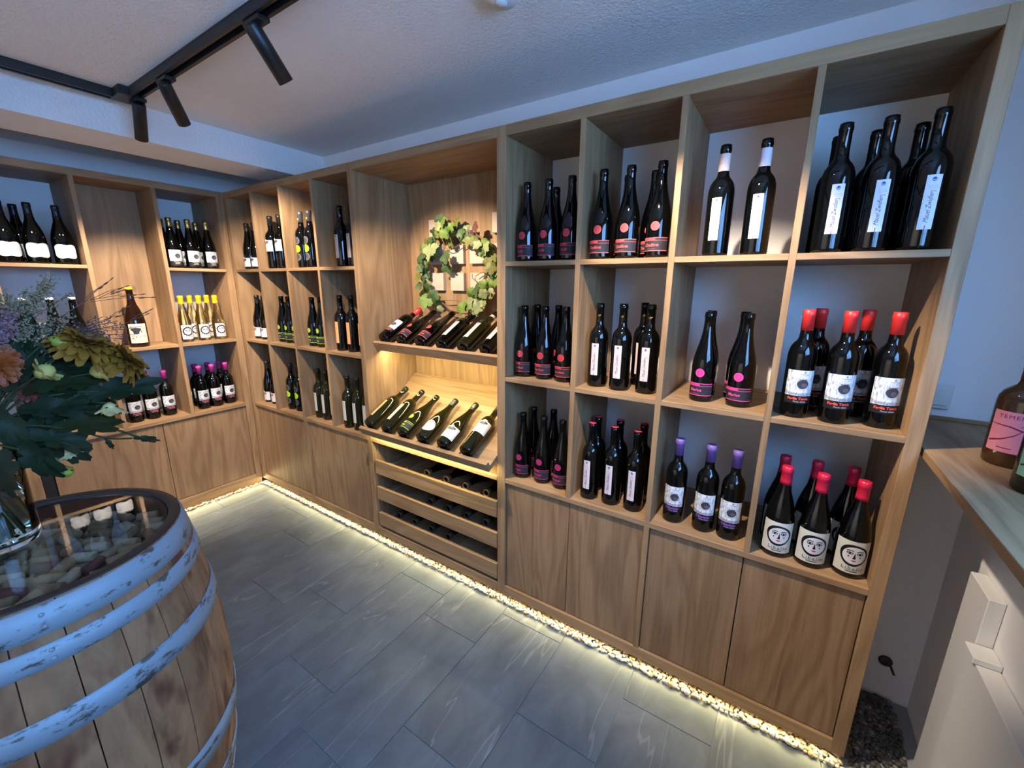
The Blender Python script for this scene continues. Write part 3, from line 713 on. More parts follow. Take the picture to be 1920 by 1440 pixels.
# large shelf, top row
row('red', S1, [(2.278, .083), (2.376, .079), (2.471, .080)], 0, 'bottle with dim red disc and band', 'top cell '+A1, 'bottles in the top cell beside the niche')
bottle('red', 2.338, .214, S1, 0, 'bottle mostly hidden behind the dim red disc row, top cell beside vine niche', 'bottles in the top cell beside the niche')
row('coral', S1, [(2.600, .060), (2.695, .060), (2.796, .062)], 0, 'bottle with coral disc and band', 'top cell, '+A2, 'bottles with coral discs')
row('coral', S1, [(2.648, .178), (2.747, .165)], 0, 'half hidden coral disc bottle', 'top cell, '+A2, 'bottles with coral discs', two, 'back')
bottle('slim_tag_a', 2.974, .066, S1, -8, 'tall bottle with peach paper round its neck, slim cream label, top shelf', 'bottles with neck papers')
bottle('slim_tag_b', 3.079, .068, S1, -4, 'tall bottle with pale lilac neck paper and dark red stripe, top shelf', 'bottles with neck papers')
row('slim_white', S1, [(3.253, .040), (3.341, .040), (3.432, .040)], 5, 'bottle with slim bluish white script label', 'top '+A4, 'script label bottles in the top end cell')
row('slim_white', S1, [(3.246, .150), (3.328, .146), (3.415, .140)], 5, 'shadowed bottle behind script label bottles', 'top '+A4, 'script label bottles in the top end cell', rank='back')
# middle row
row('rose', S2, [(2.275, .082), (2.371, .085), (2.464, .085)], 0, 'bottle with rose disc and band', 'middle cell '+A1, 'bottles in the middle cell beside the niche')
row('rose', S2, [(2.272, .195), (2.378, .190)], 0, 'black bottle behind rose disc bottles', 'middle cell '+A1, 'bottles in the middle cell beside the niche', two, 'back')
row('slim_rose', S2, [(2.602, .090), (2.694, .080), (2.791, .088)], 0, 'bottle with slim rose script label', 'middle, '+A2, 'bottles with slim rose labels')
bottle('slim_rose', 2.737, .200, S2, 0, 'half hidden bottle behind the slim rose script labels, middle shelf', 'bottles with slim rose labels')
row('pink', S2, [(2.979, .094), (3.093, .091)], -9, 'bottle with hot pink disc and band', 'middle, '+A3, 'bottles with hot pink discs', two)
row('pink', S2, [(2.972, .185), (3.076, .180)], -9, 'neck behind hot pink disc bottle', 'middle, '+A3, 'bottles with hot pink discs', two, 'back')
row('art_red', S2, [(3.243, .064), (3.338, .058), (3.442, .080)], 9, 'red capped bottle with grey ball picture', 'middle '+A4, 'red capped picture bottles')
row('art_red', S2, [(3.278, .172), (3.389, .170)], 8, 'red capped picture bottle in shade', 'middle '+A4, 'red capped picture bottles', two, 'back')
# bottom row
row('magenta', S3, [(2.276, .080), (2.378, .082), (2.470, .080)], 0, 'bottle with magenta disc and band', 'bottom cell '+A1, 'bottles in the bottom cell beside the niche')
row('magenta', S3, [(2.2725, .180), (2.366, .197)], 0, 'black bottle behind magenta disc bottles', 'bottom cell '+A1, 'bottles in the bottom cell beside the niche', two, 'back')
row('slim_redtop', S3, [(2.605, .067), (2.695, .071), (2.784, .071)], -3, 'slim script label bottle with red stopper', 'bottom, '+A2, 'bottles with red stoppers')
row('slim_redtop', S3, [(2.594, .156), (2.685, .164), (2.780, .168)], -3, 'bottle behind red stopper bottles', 'bottom, '+A2, 'bottles with red stoppers', rank='back')
row('art_purple', S3, [(2.932, .079), (3.035, .077), (3.116, .072)], 0, 'purple capped bottle with grey ball picture', 'bottom shelf', 'purple capped bottles')
row('face_red', S3, [(3.256, .063), (3.347, .060), (3.4435, .068)], 2, 'crimson wax bottle with ink face label', 'bottom '+A4, 'crimson wax bottles')
row('face_red', S3, [(3.250, .160), (3.338, .165), (3.430, .170)], 2, 'shaded crimson wax bottle', 'bottom '+A4, 'crimson wax bottles', rank='back')
# narrow shelf: columns counted from the corner
C0, C1, C2, C3 = 'corner column', 'second column from corner', 'third column from corner', 'column left of niche'
row('rays_low', S1, [(.088, .078), (.178, .080)], 0, 'bottle with low white ray label', 'top, '+C0, 'bottles on the top corner shelf', two)
row('rays_high', S1, [(.418, .062), (.522, .062)], 0, 'tall bottle with white ray label', 'top, '+C1, 'bottles in the second corner column', two)
row('circles_silver', S1, [(.745, .066), (.832, .066)], 0, 'pewter capped bottle with lime circle', 'top, '+C2, 'bottles with pewter caps', two)
row('slim_pink', S1, [(1.108, .072), (1.205, .075)], 0, 'tall bottle with slim peach label', 'top, '+C3, 'slim label bottles left of the niche', two)
row('rays_red', S2, [(.083, .085), (.172, .085)], 0, 'dark bottle with low white label', 'middle, '+C0, 'bottles on the middle corner shelf', two)
row('lime', S2, [(.398, .085), (.480, .085), (.566, .085)], 0, 'bottle with lime disc and band', 'middle, '+C1, 'lime disc bottles')
row('lime', S2, [(.735, .090), (.822, .090)], 0, 'bottle with lime disc and band', 'middle, '+C2, 'lime disc bottles', two)
row('slim_orange', S2, [(1.041, .072), (1.135, .078), (1.236, .080)], 0, 'bottle with slim orange label', 'middle, '+C3, 'bottles with slim orange labels')
row('rays_red', S3, [(.094, .088), (.184, .090)], 0, 'dark bottle with white label', 'bottom, '+C0, 'bottles on the bottom corner shelf', two)
row('circles_black', S3, [(.408, .085), (.500, .087)], 0, 'black capped bottle with lime circle', 'bottom, '+C1, 'black bottles with lime circles', two)
row('slim_paper', S3, [(.737, .080), (.820, .078), (.906, .080)], 0, 'olive bottle with slim paper label', 'bottom, '+C2, 'olive bottles with slim paper labels')
row('slim_paper', S3, [(1.058, .062), (1.148, .064), (1.236, .066)], 0, 'dark bottle with slim paper label', 'bottom, '+C3, 'dark bottles with slim paper labels')
# left wall shelf (labels face +X)
def lrow(key, z, pts, look, place, group, words=('left', 'middle', 'right'), rank='front'):
    row(key, z, pts, 90, look, place, group, words, rank)
LN, LM, LR = 'left wall end bay behind flowers', 'left wall bay under tall niche', 'left wall bay at corner'
lrow('cloud', S1, [(-.085, -.972), (-.085, -.876), (-.085, -.776)], 'bottle with big white rounded label', 'top, '+LN, 'bottles with white rounded labels')
bottle('cloud', -.215, -.905, S1, 90, 'bottle standing behind the white rounded labels on the left wall top shelf', 'bottles with white rounded labels')
lrow('art_gold', S1, [(-.050, -.304), (-.050, -.206), (-.050, -.106)], 'gold capped bottle with grey picture', 'top, '+LR, 'gold capped bottles')
lrow('art_gold', S1, [(-.155, -.312), (-.155, -.222), (-.155, -.124)], 'shaded gold capped bottle', 'top, '+LR, 'gold capped bottles', rank='back')
bottle('yellow_wax', -.086, -.545, S2, 82, 'big brown bottle with yellow wax top alone in the tall left niche', None)
lrow('sun_yellow', S2, [(-.110, -.292), (-.115, -.190), (-.105, -.098)], 'yellow wine with sun face label', 'middle, '+LR, 'yellow wine bottles')
lrow('sun_yellow', S2, [(-.210, -.206), (-.205, -.108)], 'yellow wine bottle partly hidden', 'middle, '+LR, 'yellow wine bottles', two, 'back')
lrow('white_top', S2, [(-.10, -.968), (-.10, -.874), (-.10, -.790)], 'white topped bottle seen through flowers', 'middle, '+LN, 'white topped bottles behind the flowers')
lrow('art_magenta', S3, [(-.100, -.262), (-.102, -.184), (-.110, -.096)], 'magenta capped bottle', 'bottom, '+LR, 'magenta capped bottles in the corner bay')
lrow('art_magenta', S3, [(-.200, -.250), (-.200, -.172), (-.205, -.098)], 'shaded magenta capped bottle', 'bottom, '+LR, 'magenta capped bottles in the corner bay', rank='back')
lrow('art_magenta', S3, [(-.112, -.624), (-.114, -.540), (-.120, -.450)], 'magenta capped bottle', 'bottom, '+LM, 'magenta capped bottles under the tall niche')
# slanted display boards
def lie_on(keys, xs_, By, Bz, u0, yaws, looks, board_, grp):
    n_ = Vector((0, -math.sin(TH), math.cos(TH))); u_ = Vector((0, math.cos(TH), math.sin(TH)))
    for i, (k, x, yw, lo) in enumerate(zip(keys, xs_, yaws, looks)):
        p = Vector((x, By, Bz))+u_*u0+n_*(.0225+.0385)
        bottle(k, p.x, p.y, p.z, yw, f'{lo}, lying on the {board_} display board', grp, lie=TH)
lie_on(['art_red', 'coral', 'coral', 'slim_display', 'slim_display_band', 'slim_display'], UX, .077, 1.091, .022, [-4, -2, 0, -3, -4, -4],
    ['red capped picture bottle, first from left', 'second bottle from left, coral disc', 'third bottle from left, coral disc', 'fourth bottle from left, slim rose label', 'fifth bottle from left with white neck band', 'sixth bottle half hidden by the post'], 'upper', 'bottles lying on the upper display board')
lie_on(['slim_orange_olive', 'slim_cream_olive', 'limeolive', 'round_white', 'rays_low_olive', 'rays_high_olive'], LX, -.058, .645, .024, [-16, -10, -6, 4, 16, 16],
    ['olive bottle with orange slim label', 'olive bottle with cream slim label', 'olive bottle with lime disc', 'bottle with round white label', 'sloping shouldered bottle with white ray label', 'straight bottle with white ray label'], 'lower', 'bottles lying on the lower display board')
# drawers: necks towards the room
DRX = [(.467, [1.698, 1.834, 1.962, 2.090], 'top', ('first', 'second', 'third', 'fourth')), (.306, [1.715, 1.842, 1.965, 2.085], 'middle', ('first', 'second', 'third', 'fourth')), (.138, [1.457, 1.585, 1.712, 1.836], 'bottom', ('first', 'second', 'third', 'fourth'))]
for zc_, xs_, nm, wd2 in DRX:
    for x, w_ in zip(xs_, wd2):
        t = thing('wine_bottle', (x, .345, zc_+.002), f'{w_} dark bottle from left lying neck outward in the {nm} drawer', 'wine bottle', 'bottles lying in the drawers', (PI/2, 0, 0))
        lk('glass_body', KIND['plain_dark'][0], None, t)
        MB().lathe([(.0152, .270), (.0190, .272), (.0195, .2975), (.0180, .3000), (.0140, .2985), (.0120, .294)], 22, cap=False).obj('neck_ring', plain('dull_brass_foil', (.10, .075, .04), .45, .4) if 'dull_brass_foil' not in bpy.data.materials else bpy.data.materials['dull_brass_foil'], t)
# sill bottles
bottle('pink_vine', 3.672, -.005, 1.040, -6, 'squat amber bottle with pink vine label and red top on the sill', None)
bottle('green_vine', 3.668, -.182, 1.040, -6, 'green vine label bottle cut off by right picture edge on the sill', None)

# ---------------------------------------------------------------- vine wreath in the niche
LEAFG = [plain('leaf_'+n, c, .6, noise=.35, nscale=45) for n, c in (('fresh', (.12, .19, .025)), ('pale', (.22, .25, .10)), ('olive', (.14, .14, .025)), ('dark', (.045, .085, .02)), ('russet', (.11, .04, .03)))]
TWIG = plain('brown_twig', (.17, .085, .045), .75)
def lobed(n=5, q=None, depth=.38, tooth=.07):
    """five-lobed vine leaf outline, unit size, stalk at origin, tip at +y"""
    pts = []; m_ = 40
    for i in range(m_):
        t = -PI*.5+.30+(2*PI-.60)*i/(m_-1); k = abs(math.cos((t-PI/2)*n/2*1.0))
        r = .46*(1-depth*(1-k**.7))*(1+.12*math.sin(t))+(tooth*(1 if i % 2 else -1))*.5
        pts.append((r*math.cos(t), .40+r*math.sin(t)))
    return [(0, 0)]+pts
def leaf_mesh(name, outline, curl, fold, seed, mats):
    q = random.Random(seed); b = MB(); cx, cy = 0, .40
    ph = q.uniform(0, 6)
    def zz(x, y): return -curl*(x*x+(y-.4)**2)+fold*abs(x)+.07*math.sin(7*x+ph)*math.sin(6*y+ph)
    o = [(x, y, zz(x, y)) for x, y in outline]; mid = [((x+cx)/2, (y+cy)/2) for x, y in outline]
    n = len(o); vs = [(cx, cy, zz(cx, cy))]+[(x, y, zz(x, y)) for x, y in mid]+o; fs = []
    for i in range(n):
        j = (i+1) % n; fs.append((0, 1+i, 1+j)); fs.append((1+i, 1+n+i, 1+n+j, 1+j))
    me = b.add(vs, fs, 0, True).mesh(name); me.materials.append(mats); return me
VL = {}
def vine_leaf(c, s):
    if (c, s) not in VL: VL[(c, s)] = leaf_mesh('leaf', lobed(), R.uniform(.2, .9), R.uniform(-.1, .4), s, LEAFG[c])
    return VL[(c, s)]
wr_ = thing('vine_wreath', (1.72, .335, 1.30), 'arch of grape vine with drying green leaves hung on the niche wall', 'wreath')
W0 = Vector(wr_.location)
arch = [(1.555, .335, 1.36), (1.490, .325, 1.42), (1.478, .32, 1.50), (1.500, .32, 1.585), (1.545, .315, 1.655), (1.610, .31, 1.705), (1.690, .30, 1.725), (1.780, .30, 1.705), (1.870, .305, 1.670), (1.940, .31, 1.620), (1.965, .315, 1.540), (1.945, .32, 1.450), (1.895, .325, 1.385), (1.830, .32, 1.330)]
def cat(pts, n=4):
    out = []
    for i in range(len(pts)-1):
        p0, p1, p2, p3 = [Vector(pts[max(0, min(len(pts)-1, j))]) for j in (i-1, i, i+1, i+2)]
        for k in range(n):
            t = k/n; out.append(.5*((2*p1)+(p2-p0)*t+(2*p0-5*p1+4*p2-p3)*t*t+(3*p1-p0-3*p2+p3)*t**3))
    return out+[Vector(pts[-1])]
ac = cat(arch, 5)
MB().tube(ac, [.0055]*len(ac), 7).tube([p+Vector((.008*math.sin(i*.7), .007*math.cos(i*.7), .008)) for i, p in enumerate(ac)], .0032, 6).off(W0).obj('vine_stem', TWIG, wr_)
tw = MB()
for a, bmid, c in [((1.55, .33, 1.36), (1.64, .32, 1.335), (1.76, .335, 1.315)), ((1.57, .32, 1.365), (1.66, .31, 1.315), (1.73, .32, 1.30)), ((1.60, .33, 1.36), (1.70, .33, 1.36), (1.73, .33, 1.33)),
                   ((1.61, .31, 1.70), (1.66, .315, 1.62), (1.76, .31, 1.66)), ((1.86, .31, 1.43), (1.90, .32, 1.50), (1.95, .32, 1.54)), ((1.87, .31, 1.45), (1.82, .315, 1.475), (1.81, .32, 1.50)), ((1.91, .32, 1.50), (1.87, .32, 1.505), (1.835, .32, 1.488)), ((1.655, .30, 1.79), (1.70, .295, 1.765), (1.75, .30, 1.74))]:
    tw.tube(cat([a, bmid, c], 4), .0022, 5)
tw.off(W0).obj('twig', TWIG, wr_)
def wleaf(p, size, c, hang=None):
    o = lk('leaf', vine_leaf(c, R.randrange(6)), None, wr_)
    if p[1]+.0 > .335: p = (p[0], .325, p[2])
    o.location = Vector(p)-W0; tip = R.uniform(-1.0, 1.0) if hang is None else hang
    # leaf plane faces the room (-Y), tip hanging down
    o.rotation_euler = Euler((R.uniform(.9, 1.75), R.uniform(-.5, .5), 0)).to_matrix().to_euler()
    mm = Matrix.Rotation(R.uniform(-.55, .55), 3, 'Z') @ Matrix.Rotation(PI/2+R.uniform(-.5, .45), 3, 'X') @ Matrix.Rotation(PI+tip, 3, 'Z')
    o.rotation_euler = mm.to_euler(); o.scale = (size,)*3
for i, p in enumerate(ac):
    t = i/(len(ac)-1)
    for k in range(1):
        c = R.choices([0, 1, 2, 3, 4], [4, 3, 3, 4, .8])[0]
        if t > .80: c = R.choices([0, 1], [3, 2])[0]
        wleaf((p.x+R.uniform(-.022, .022), p.y-R.uniform(.008, .045), p.z+R.uniform(-.008, .035)), R.uniform(.050, .085), c)
for (x, z, s, c) in [(1.555, 1.665, .115, 0), (1.60, 1.66, .115, 1), (1.665, 1.71, .10, 2), (1.70, 1.755, .105, 1), (1.665, 1.62, .085, 3), (1.655, 1.57, .085, 3), (1.75, 1.78, .085, 2), (1.80, 1.735, .08, 1), (1.835, 1.70, .08, 2), (1.935, 1.66, .10, 0), (1.90, 1.665, .07, 0), (1.965, 1.57, .10, 0), (1.475, 1.66, .08, 0), (1.47, 1.61, .07, 3), (1.475, 1.54, .07, 1), (1.63, 1.80, .075, 3), (1.66, 1.785, .07, 0), (1.86, 1.745, .06, 4), (1.85, 1.455, .085, 3), (1.80, 1.43, .08, 0), (1.77, 1.36, .085, 0), (1.82, 1.385, .085, 1), (1.88, 1.40, .09, 0), (1.93, 1.44, .085, 0), (1.53, 1.40, .10, 0), (1.57, 1.42, .085, 3), (1.60, 1.335, .05, 1), (1.84, 1.345, .07, 1)]:
    wleaf((x, .30+R.uniform(-.02, .012), z), s, c, R.uniform(-.6, .6))

# ---------------------------------------------------------------- barrel
BX, BY, BZ1, BR0, BR1 = 1.81, -1.323, .86, .2796, .333
def br(z): t = (z-.41)/.45; return BR1-(BR1-BR0)*t*t
def barrel_wood():
    m, nt, b = newmat('weathered_barrel_oak'); L = nt.links.new
    tc = N(nt, 'ShaderNodeTexCoord'); mp = N(nt, 'ShaderNodeMapping'); mp.inputs['Scale'].default_value = (11, 11, 3.2); L(tc.outputs['Object'], mp.inputs[0])
    n1 = N(nt, 'ShaderNodeTexNoise', Scale=1.0, Detail=5.0, Roughness=.6, Distortion=.8); L(mp.outputs[0], n1.inputs['Vector'])
    m2 = N(nt, 'ShaderNodeMapping'); m2.inputs['Scale'].default_value = (80, 80, 4); L(tc.outputs['Object'], m2.inputs[0])
    n2 = N(nt, 'ShaderNodeTexNoise', Scale=1.0, Detail=3.0); L(m2.outputs[0], n2.inputs['Vector'])
    m3 = N(nt, 'ShaderNodeMapping'); m3.inputs['Scale'].default_value = (6.5, 6.5, 2.3); m3.inputs['Location'].default_value = (3.3, 1.2, .4); L(tc.outputs['Object'], m3.inputs[0])
    n3 = N(nt, 'ShaderNodeTexNoise', Scale=1.0, Detail=4.0, Roughness=.65, Distortion=.4); L(m3.outputs[0], n3.inputs['Vector'])
    rp = N(nt, 'ShaderNodeValToRGB'); e = rp.color_ramp.elements; e[0].position = .30; e[0].color = (.16, .065, .026, 1); e[1].position = .66; e[1].color = (.40, .205, .092, 1); L(n1.outputs['Fac'], rp.inputs[0])
    st = N(nt, 'ShaderNodeMapRange'); st.inputs[1].default_value = .52; st.inputs[2].default_value = .62; st.inputs[3].default_value = 0; st.inputs[4].default_value = .85; L(n3.outputs['Fac'], st.inputs[0])
    mx = N(nt, 'ShaderNodeMix', data_type='RGBA'); L(st.outputs[0], mx.inputs[0]); L(rp.outputs[0], mx.inputs[6]); mx.inputs[7].default_value = (.10, .025, .010, 1)
    g = N(nt, 'ShaderNodeMapRange'); g.inputs[3].default_value = .8; g.inputs[4].default_value = 1.15; L(n2.outputs['Fac'], g.inputs[0])
    hv = N(nt, 'ShaderNodeHueSaturation'); L(mx.outputs[2], hv.inputs['Color']); L(g.outputs[0], hv.inputs['Value']); L(hv.outputs[0], b.inputs['Base Color'])
    b.inputs['Roughness'].default_value = .72; bp = N(nt, 'ShaderNodeBump', Strength=.3, Distance=.002); L(n2.outputs['Fac'], bp.inputs['Height']); L(bp.outputs['Normal'], b.inputs['Normal'])
    return m
def hoop_steel():
    m, nt, b = newmat('galvanised_hoop'); L = nt.links.new
    tc = N(nt, 'ShaderNodeTexCoord'); mp = N(nt, 'ShaderNodeMapping'); mp.inputs['Scale'].default_value = (16, 16, 38); L(tc.outputs['Object'], mp.inputs[0])
    n1 = N(nt, 'ShaderNodeTexNoise', Scale=1.0, Detail=5.0, Roughness=.7); L(mp.outputs[0], n1.inputs['Vector'])
    rp = N(nt, 'ShaderNodeValToRGB'); e = rp.color_ramp.elements; e[0].position = .38; e[0].color = (.085, .075, .06, 1); e[1].position = .45; e[1].color = (.25, .31, .36, 1); L(n1.outputs['Fac'], rp.inputs[0])
    L(rp.outputs[0], b.inputs['Base Color']); b.inputs['Roughness'].default_value = .55; b.inputs['Metallic'].default_value = .15
    bp = N(nt, 'ShaderNodeBump', Strength=.25, Distance=.002); L(n1.outputs['Fac'], bp.inputs['Height']); L(bp.outputs['Normal'], b.inputs['Normal'])
    return m
BW, HS = barrel_wood(), hoop_steel(); DKW = plain('dark_stained_rim', (.030, .022, .018), .45)
ba = thing('wine_barrel', (BX, BY, FZ), 'weathered oak barrel with bluish steel hoops used as a table', 'barrel')
NS = 26
for k in range(NS):
    a0 = 2*PI*k/NS+.0035; a1 = 2*PI*(k+1)/NS-.0035; b = MB(); vs = []; zs = [FZ+(BZ1-FZ)*i/10 for i in range(11)]
    for z in zs:
        for j in range(4): a = a0+(a1-a0)*j/3; e = .0012 if j in (0, 3) else 0; vs.append(((br(z)-e)*math.cos(a), (br(z)-e)*math.sin(a), z-FZ))
        for j in range(4): a = a1+(a0-a1)*j/3; vs.append(((br(z)-.024)*math.cos(a), (br(z)-.024)*math.sin(a), z-FZ))
    fs = []
    for i in range(10):
        for j in range(8): j2 = (j+1) % 8; fs.append((i*8+j, i*8+j2, (i+1)*8+j2, (i+1)*8+j))
    fs.append(tuple(range(7, -1, -1))); fs.append(tuple(80+j for j in range(8)))
    b.add(vs, fs, 0, False).obj('stave', BW, ba)
for z0, z1 in ((.802, .8575), (.742, .784), (.597, .650), (.245, .305), (.105, .145), (.0, .045)):
    prf = [(br(z0)+.0005, z0-FZ), (br(z0)+.004, z0-FZ+.001), (br((z0+z1)/2)+.0042, (z0+z1)/2-FZ), (br(z1)+.004, z1-FZ-.001), (br(z1)+.0005, z1-FZ)]
    h = MB().lathe(prf, 72, cap=False).obj('hoop', HS, ba)
    ar = R.uniform(-.9, .2)
    for dz in (.30, .70): MB().lathe([(.0045, 0), (.0040, .002), (.0015, .003)], 10).xf(Matrix.Rotation(ar, 4, 'Z') @ Matrix.Translation((br(z0+(z1-z0)*dz)+.0035, 0, z0+(z1-z0)*dz-FZ)) @ Matrix.Rotation(PI/2, 4, 'Y')).obj('rivet', HS, h)
MB().lathe([(.2555, .770-FZ), (.2555, BZ1-FZ+.0005), (.2565, BZ1-FZ+.003), (.2790, BZ1-FZ+.003), (.2800, BZ1-FZ+.0005)], 72, cap=False).obj('rim', DKW, ba)
MB().lathe([(.254, .756-FZ), (.254, .771-FZ)], 48, smooth=False).obj('head_board', BW, ba)
gt = thing('barrel_glass', (BX, BY, .848), 'round glass pane set into the barrel top above the corks', 'glass top')
MB().lathe([(.2535, 0), (.2540, .001), (.2540, .007), (.2530, .008)], 64, smooth=False).obj('glass_pane', CLEAR, gt)
CORK = [plain('cork_'+n, c, .8, noise=.3, nscale=120) for n, c in (('tan', (.48, .33, .19)), ('brown', (.33, .21, .12)), ('pale', (.60, .48, .33)), ('wine_stained', (.22, .08, .08)))]
cm = []
for c in CORK:
    me = MB().lathe([(.0105, -.0225), (.0118, -.021), (.0118, .021), (.0105, .0225)], 14).mesh('cork'); me.materials.append(c); cm.append(me)
placed = []
def seg_d(p, q):
    best = 9
    for i in range(5):
        for j in range(5):
            s, t = -1+i/2, -1+j/2
            best = min(best, math.hypot(p[0]+p[3]*s*.0115-q[0]-q[3]*t*.0115, p[1]+p[4]*s*.0115-q[1]-q[4]*t*.0115))
    return best
for layer in range(2):
    cur = []; fails = 0
    while fails < 900 and len(cur) < 135:
        rad = .236*math.sqrt(R.random()); th = R.uniform(0, 2*PI); x, y = rad*math.cos(th), rad*math.sin(th)
        if BY+y < -1.43 or rad > .232: continue
        a = R.uniform(0, PI) if R.random() < .5 else .9+R.uniform(-.2, .2); p = (x, y, layer, math.cos(a), math.sin(a))
        if any(math.hypot(p[0]-q[0], p[1]-q[1]) < .05 and seg_d(p, q) < .0225 for q in cur): fails += 1; continue
        cur.append(p)
    placed += cur
for x, y, ly, cx, cy in placed:
    ci = R.choices([0, 1, 2, 3], [5, 3, 3, 1])[0]; o = lk('cork', cm[ci], None)
    o.location = (BX+x, BY+y, .7835+ly*.0238); o.rotation_euler = Vector((cx, cy, R.uniform(-.04, .04))).to_track_quat('Z', 'Y').to_euler()
    prop(o, ('tan', 'brown', 'pale', 'wine stained')[ci]+' used wine cork among the many corks under the barrel glass', 'cork', 'corks under the barrel glass')

# ---------------------------------------------------------------- vase and flowers
VX, VY, VZ = 1.745, -1.345, .8565
va = thing('glass_vase', (VX, VY, VZ), 'clear glass cylinder vase of water holding the bouquet on the barrel', 'vase')
MB().lathe([(.010, .001), (.055, 0), (.0605, .004), (.062, .02), (.063, .225), (.0625, .2275), (.0585, .2275), (.058, .225), (.0572, .02), (.052, .012), (.010, .012)], 40).obj('vase_wall', CLEAR, va)
MB().lathe([(.008, .0125), (.051, .0125), (.0568, .02), (.0574, .14), (.008, .14)], 36).obj('water', glass('greenish_water', (.80, .88, .72), 0, 1.33), va)
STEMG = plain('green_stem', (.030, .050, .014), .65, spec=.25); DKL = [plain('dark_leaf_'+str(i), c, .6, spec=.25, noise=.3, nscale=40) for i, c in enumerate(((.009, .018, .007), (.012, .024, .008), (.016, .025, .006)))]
MUM = [plain('bronze_petal', (.30, .135, .012), .6, noise=.3, nscale=60), plain('dark_bronze_petal', (.20, .055, .014), .6, noise=.3, nscale=60)]
PALE = plain('pale_green_petal', (.52, .42, .11), .6, noise=.2, nscale=50); LIMEB = plain('lime_bud', (.30, .30, .035), .55, noise=.2, nscale=50); CREAMP = plain('cream_petal', (.70, .55, .24), .6, noise=.15, nscale=50)
LAV = plain('lavender_petal', (.27, .135, .15), .65, noise=.3, nscale=60); GREYF = plain('grey_floret', (.29, .225, .125), .8, noise=.3, nscale=80); ORNG = plain('orange_petal', (.30, .058, .005), .6, noise=.3, nscale=60); RUST = plain('rust_petal', (.16, .035, .018), .6, noise=.3, nscale=60)
DRY = plain('dry_grass', (.13, .065, .035), .8)
def stem_path(tip, off=(0, 0)):
    b = Vector((VX+off[0], VY+off[1], VZ+.02)); m1 = Vector((VX-off[0]*.4, VY-off[1]*.4, VZ+.225)); t = Vector(tip)
    d = (t-m1); m2 = m1+d*.5+Vector((0, 0, .25*abs(d.y)))
    return cat([b, m1, m2, t], 5)
def flower(name, tip, label, cat_, group=None, rad=.0026, sm=None):
    t = thing(name, (VX, VY, VZ+.018), label, cat_, group); o = (R.uniform(-.030, .030), R.uniform(-.030, .030))
    p = stem_path(tip, o); MB().tube(p, [rad]*len(p), 6).off(t.location).obj('stem', sm or STEMG, t); return t, p
def petal_ring(b, nrm, rad, n, ln, wd_, up, mi=0, c0=0.0):
    """n strap petals around +Z, rising by 'up', curled at the tip"""
    for k in range(n):
        a = 2*PI*k/n+c0+R.uniform(-.12, .12); ca, sa = math.cos(a), math.sin(a); vs = []
        l_ = ln*R.uniform(.85, 1.1)
        for i in range(4):
            t = i/3; rr_ = rad+l_*t*math.cos(up*(1-.5*t)); z = l_*t*math.sin(up)+(-.25*l_*t*t); hw = wd_*(.5+.9*math.sin(PI*(.15+.75*t)))*.6
            vs += [(rr_*ca-hw*sa, rr_*sa+hw*ca, z+.22*wd_), (rr_*ca, rr_*sa, z-.16*wd_), (rr_*ca+hw*sa, rr_*sa-hw*ca, z+.22*wd_)]
        fs = [(3*i+j, 3*i+j+1, 3*i+j+4, 3*i+j+3) for i in range(3) for j in range(2)]
        b.add(vs, fs, mi, True)
def mum(tip, nrm, rad, mats, label, group):
    t, p = flower('chrysanthemum', tip, label, 'flower', group); q = Vector(nrm).normalized().to_track_quat('Z', 'Y').to_matrix().to_4x4(); T = Matrix.Translation(Vector(tip)-Vector(t.location)) @ q
    b = MB()
    for i, (n, ln, up) in enumerate(((17, 1.05, -.40), (17, 1, -.05), (16, .9, .30), (14, .76, .65), (10, .55, 1.0), (6, .36, 1.3))): petal_ring(b, None, rad*.08, n, rad*ln, rad*.24, up, 0, i*.2)
    b.xf(T).obj('petals', mats[0], t)
    MB().lathe([(.002, .001*0), (rad*.18, rad*.10), (rad*.16, rad*.22), (.001, rad*.28)], 14).xf(T).obj('flower_centre', mats[1], t)
    MB().lathe([(.003, -rad*.22), (rad*.26, -rad*.10), (rad*.30, 0), (.002, rad*.02)], 14).xf(T).obj('calyx', STEMG, t); return t
mum((1.80, -1.142, 1.305), (.35, .45, .95), .060, MUM, 'bronze yellow chrysanthemum facing up at the right top of the bouquet', 'chrysanthemums in the bouquet')
mum((1.80, -1.078, 1.255), (.30, .85, .62), .056, MUM, 'bronze yellow chrysanthemum leaning out furthest right over the shelf', 'chrysanthemums in the bouquet')
mum((1.80, -1.290, 1.285), (.8, .1, .5), .048, (ORNG, MUM[0]), 'orange chrysanthemum cut off by the left picture edge', 'chrysanthemums in the bouquet')
mum((1.76, -1.245, 1.205), (.8, .2, .3), .030, (RUST, RUST), 'small rust red chrysanthemum deep inside the bouquet leaves', 'chrysanthemums in the bouquet')
def bud(tip, nrm, rad, ln, mat, label, group, petals=0):
    t, p = flower('lisianthus', tip, label, 'flower', group); q = Vector(nrm).normalized().to_track_quat('Z', 'Y').to_matrix().to_4x4(); T = Matrix.Translation(Vector(tip)-Vector(t.location)) @ q
    b = MB().lathe([(.003, -.002), (rad*.7, ln*.12), (rad, ln*.40), (rad*.92, ln*.65), (rad*.55, ln*.90), (rad*.12, ln)], 14)
    b.xf(T).obj('bud', mat, t)
    if petals:
        c = MB(); petal_ring(c, None, rad*.25, petals, ln*1.0, rad*.62, 1.15); petal_ring(c, None, rad*.2, petals, ln*1.05, rad*.55, 1.32, 0, .4); c.xf(T).obj('outer_petals', mat, t)
    c = MB(); petal_ring(c, None, .003, 5, ln*.55, .004, 1.0); c.xf(T).obj('sepals', STEMG, t); return t
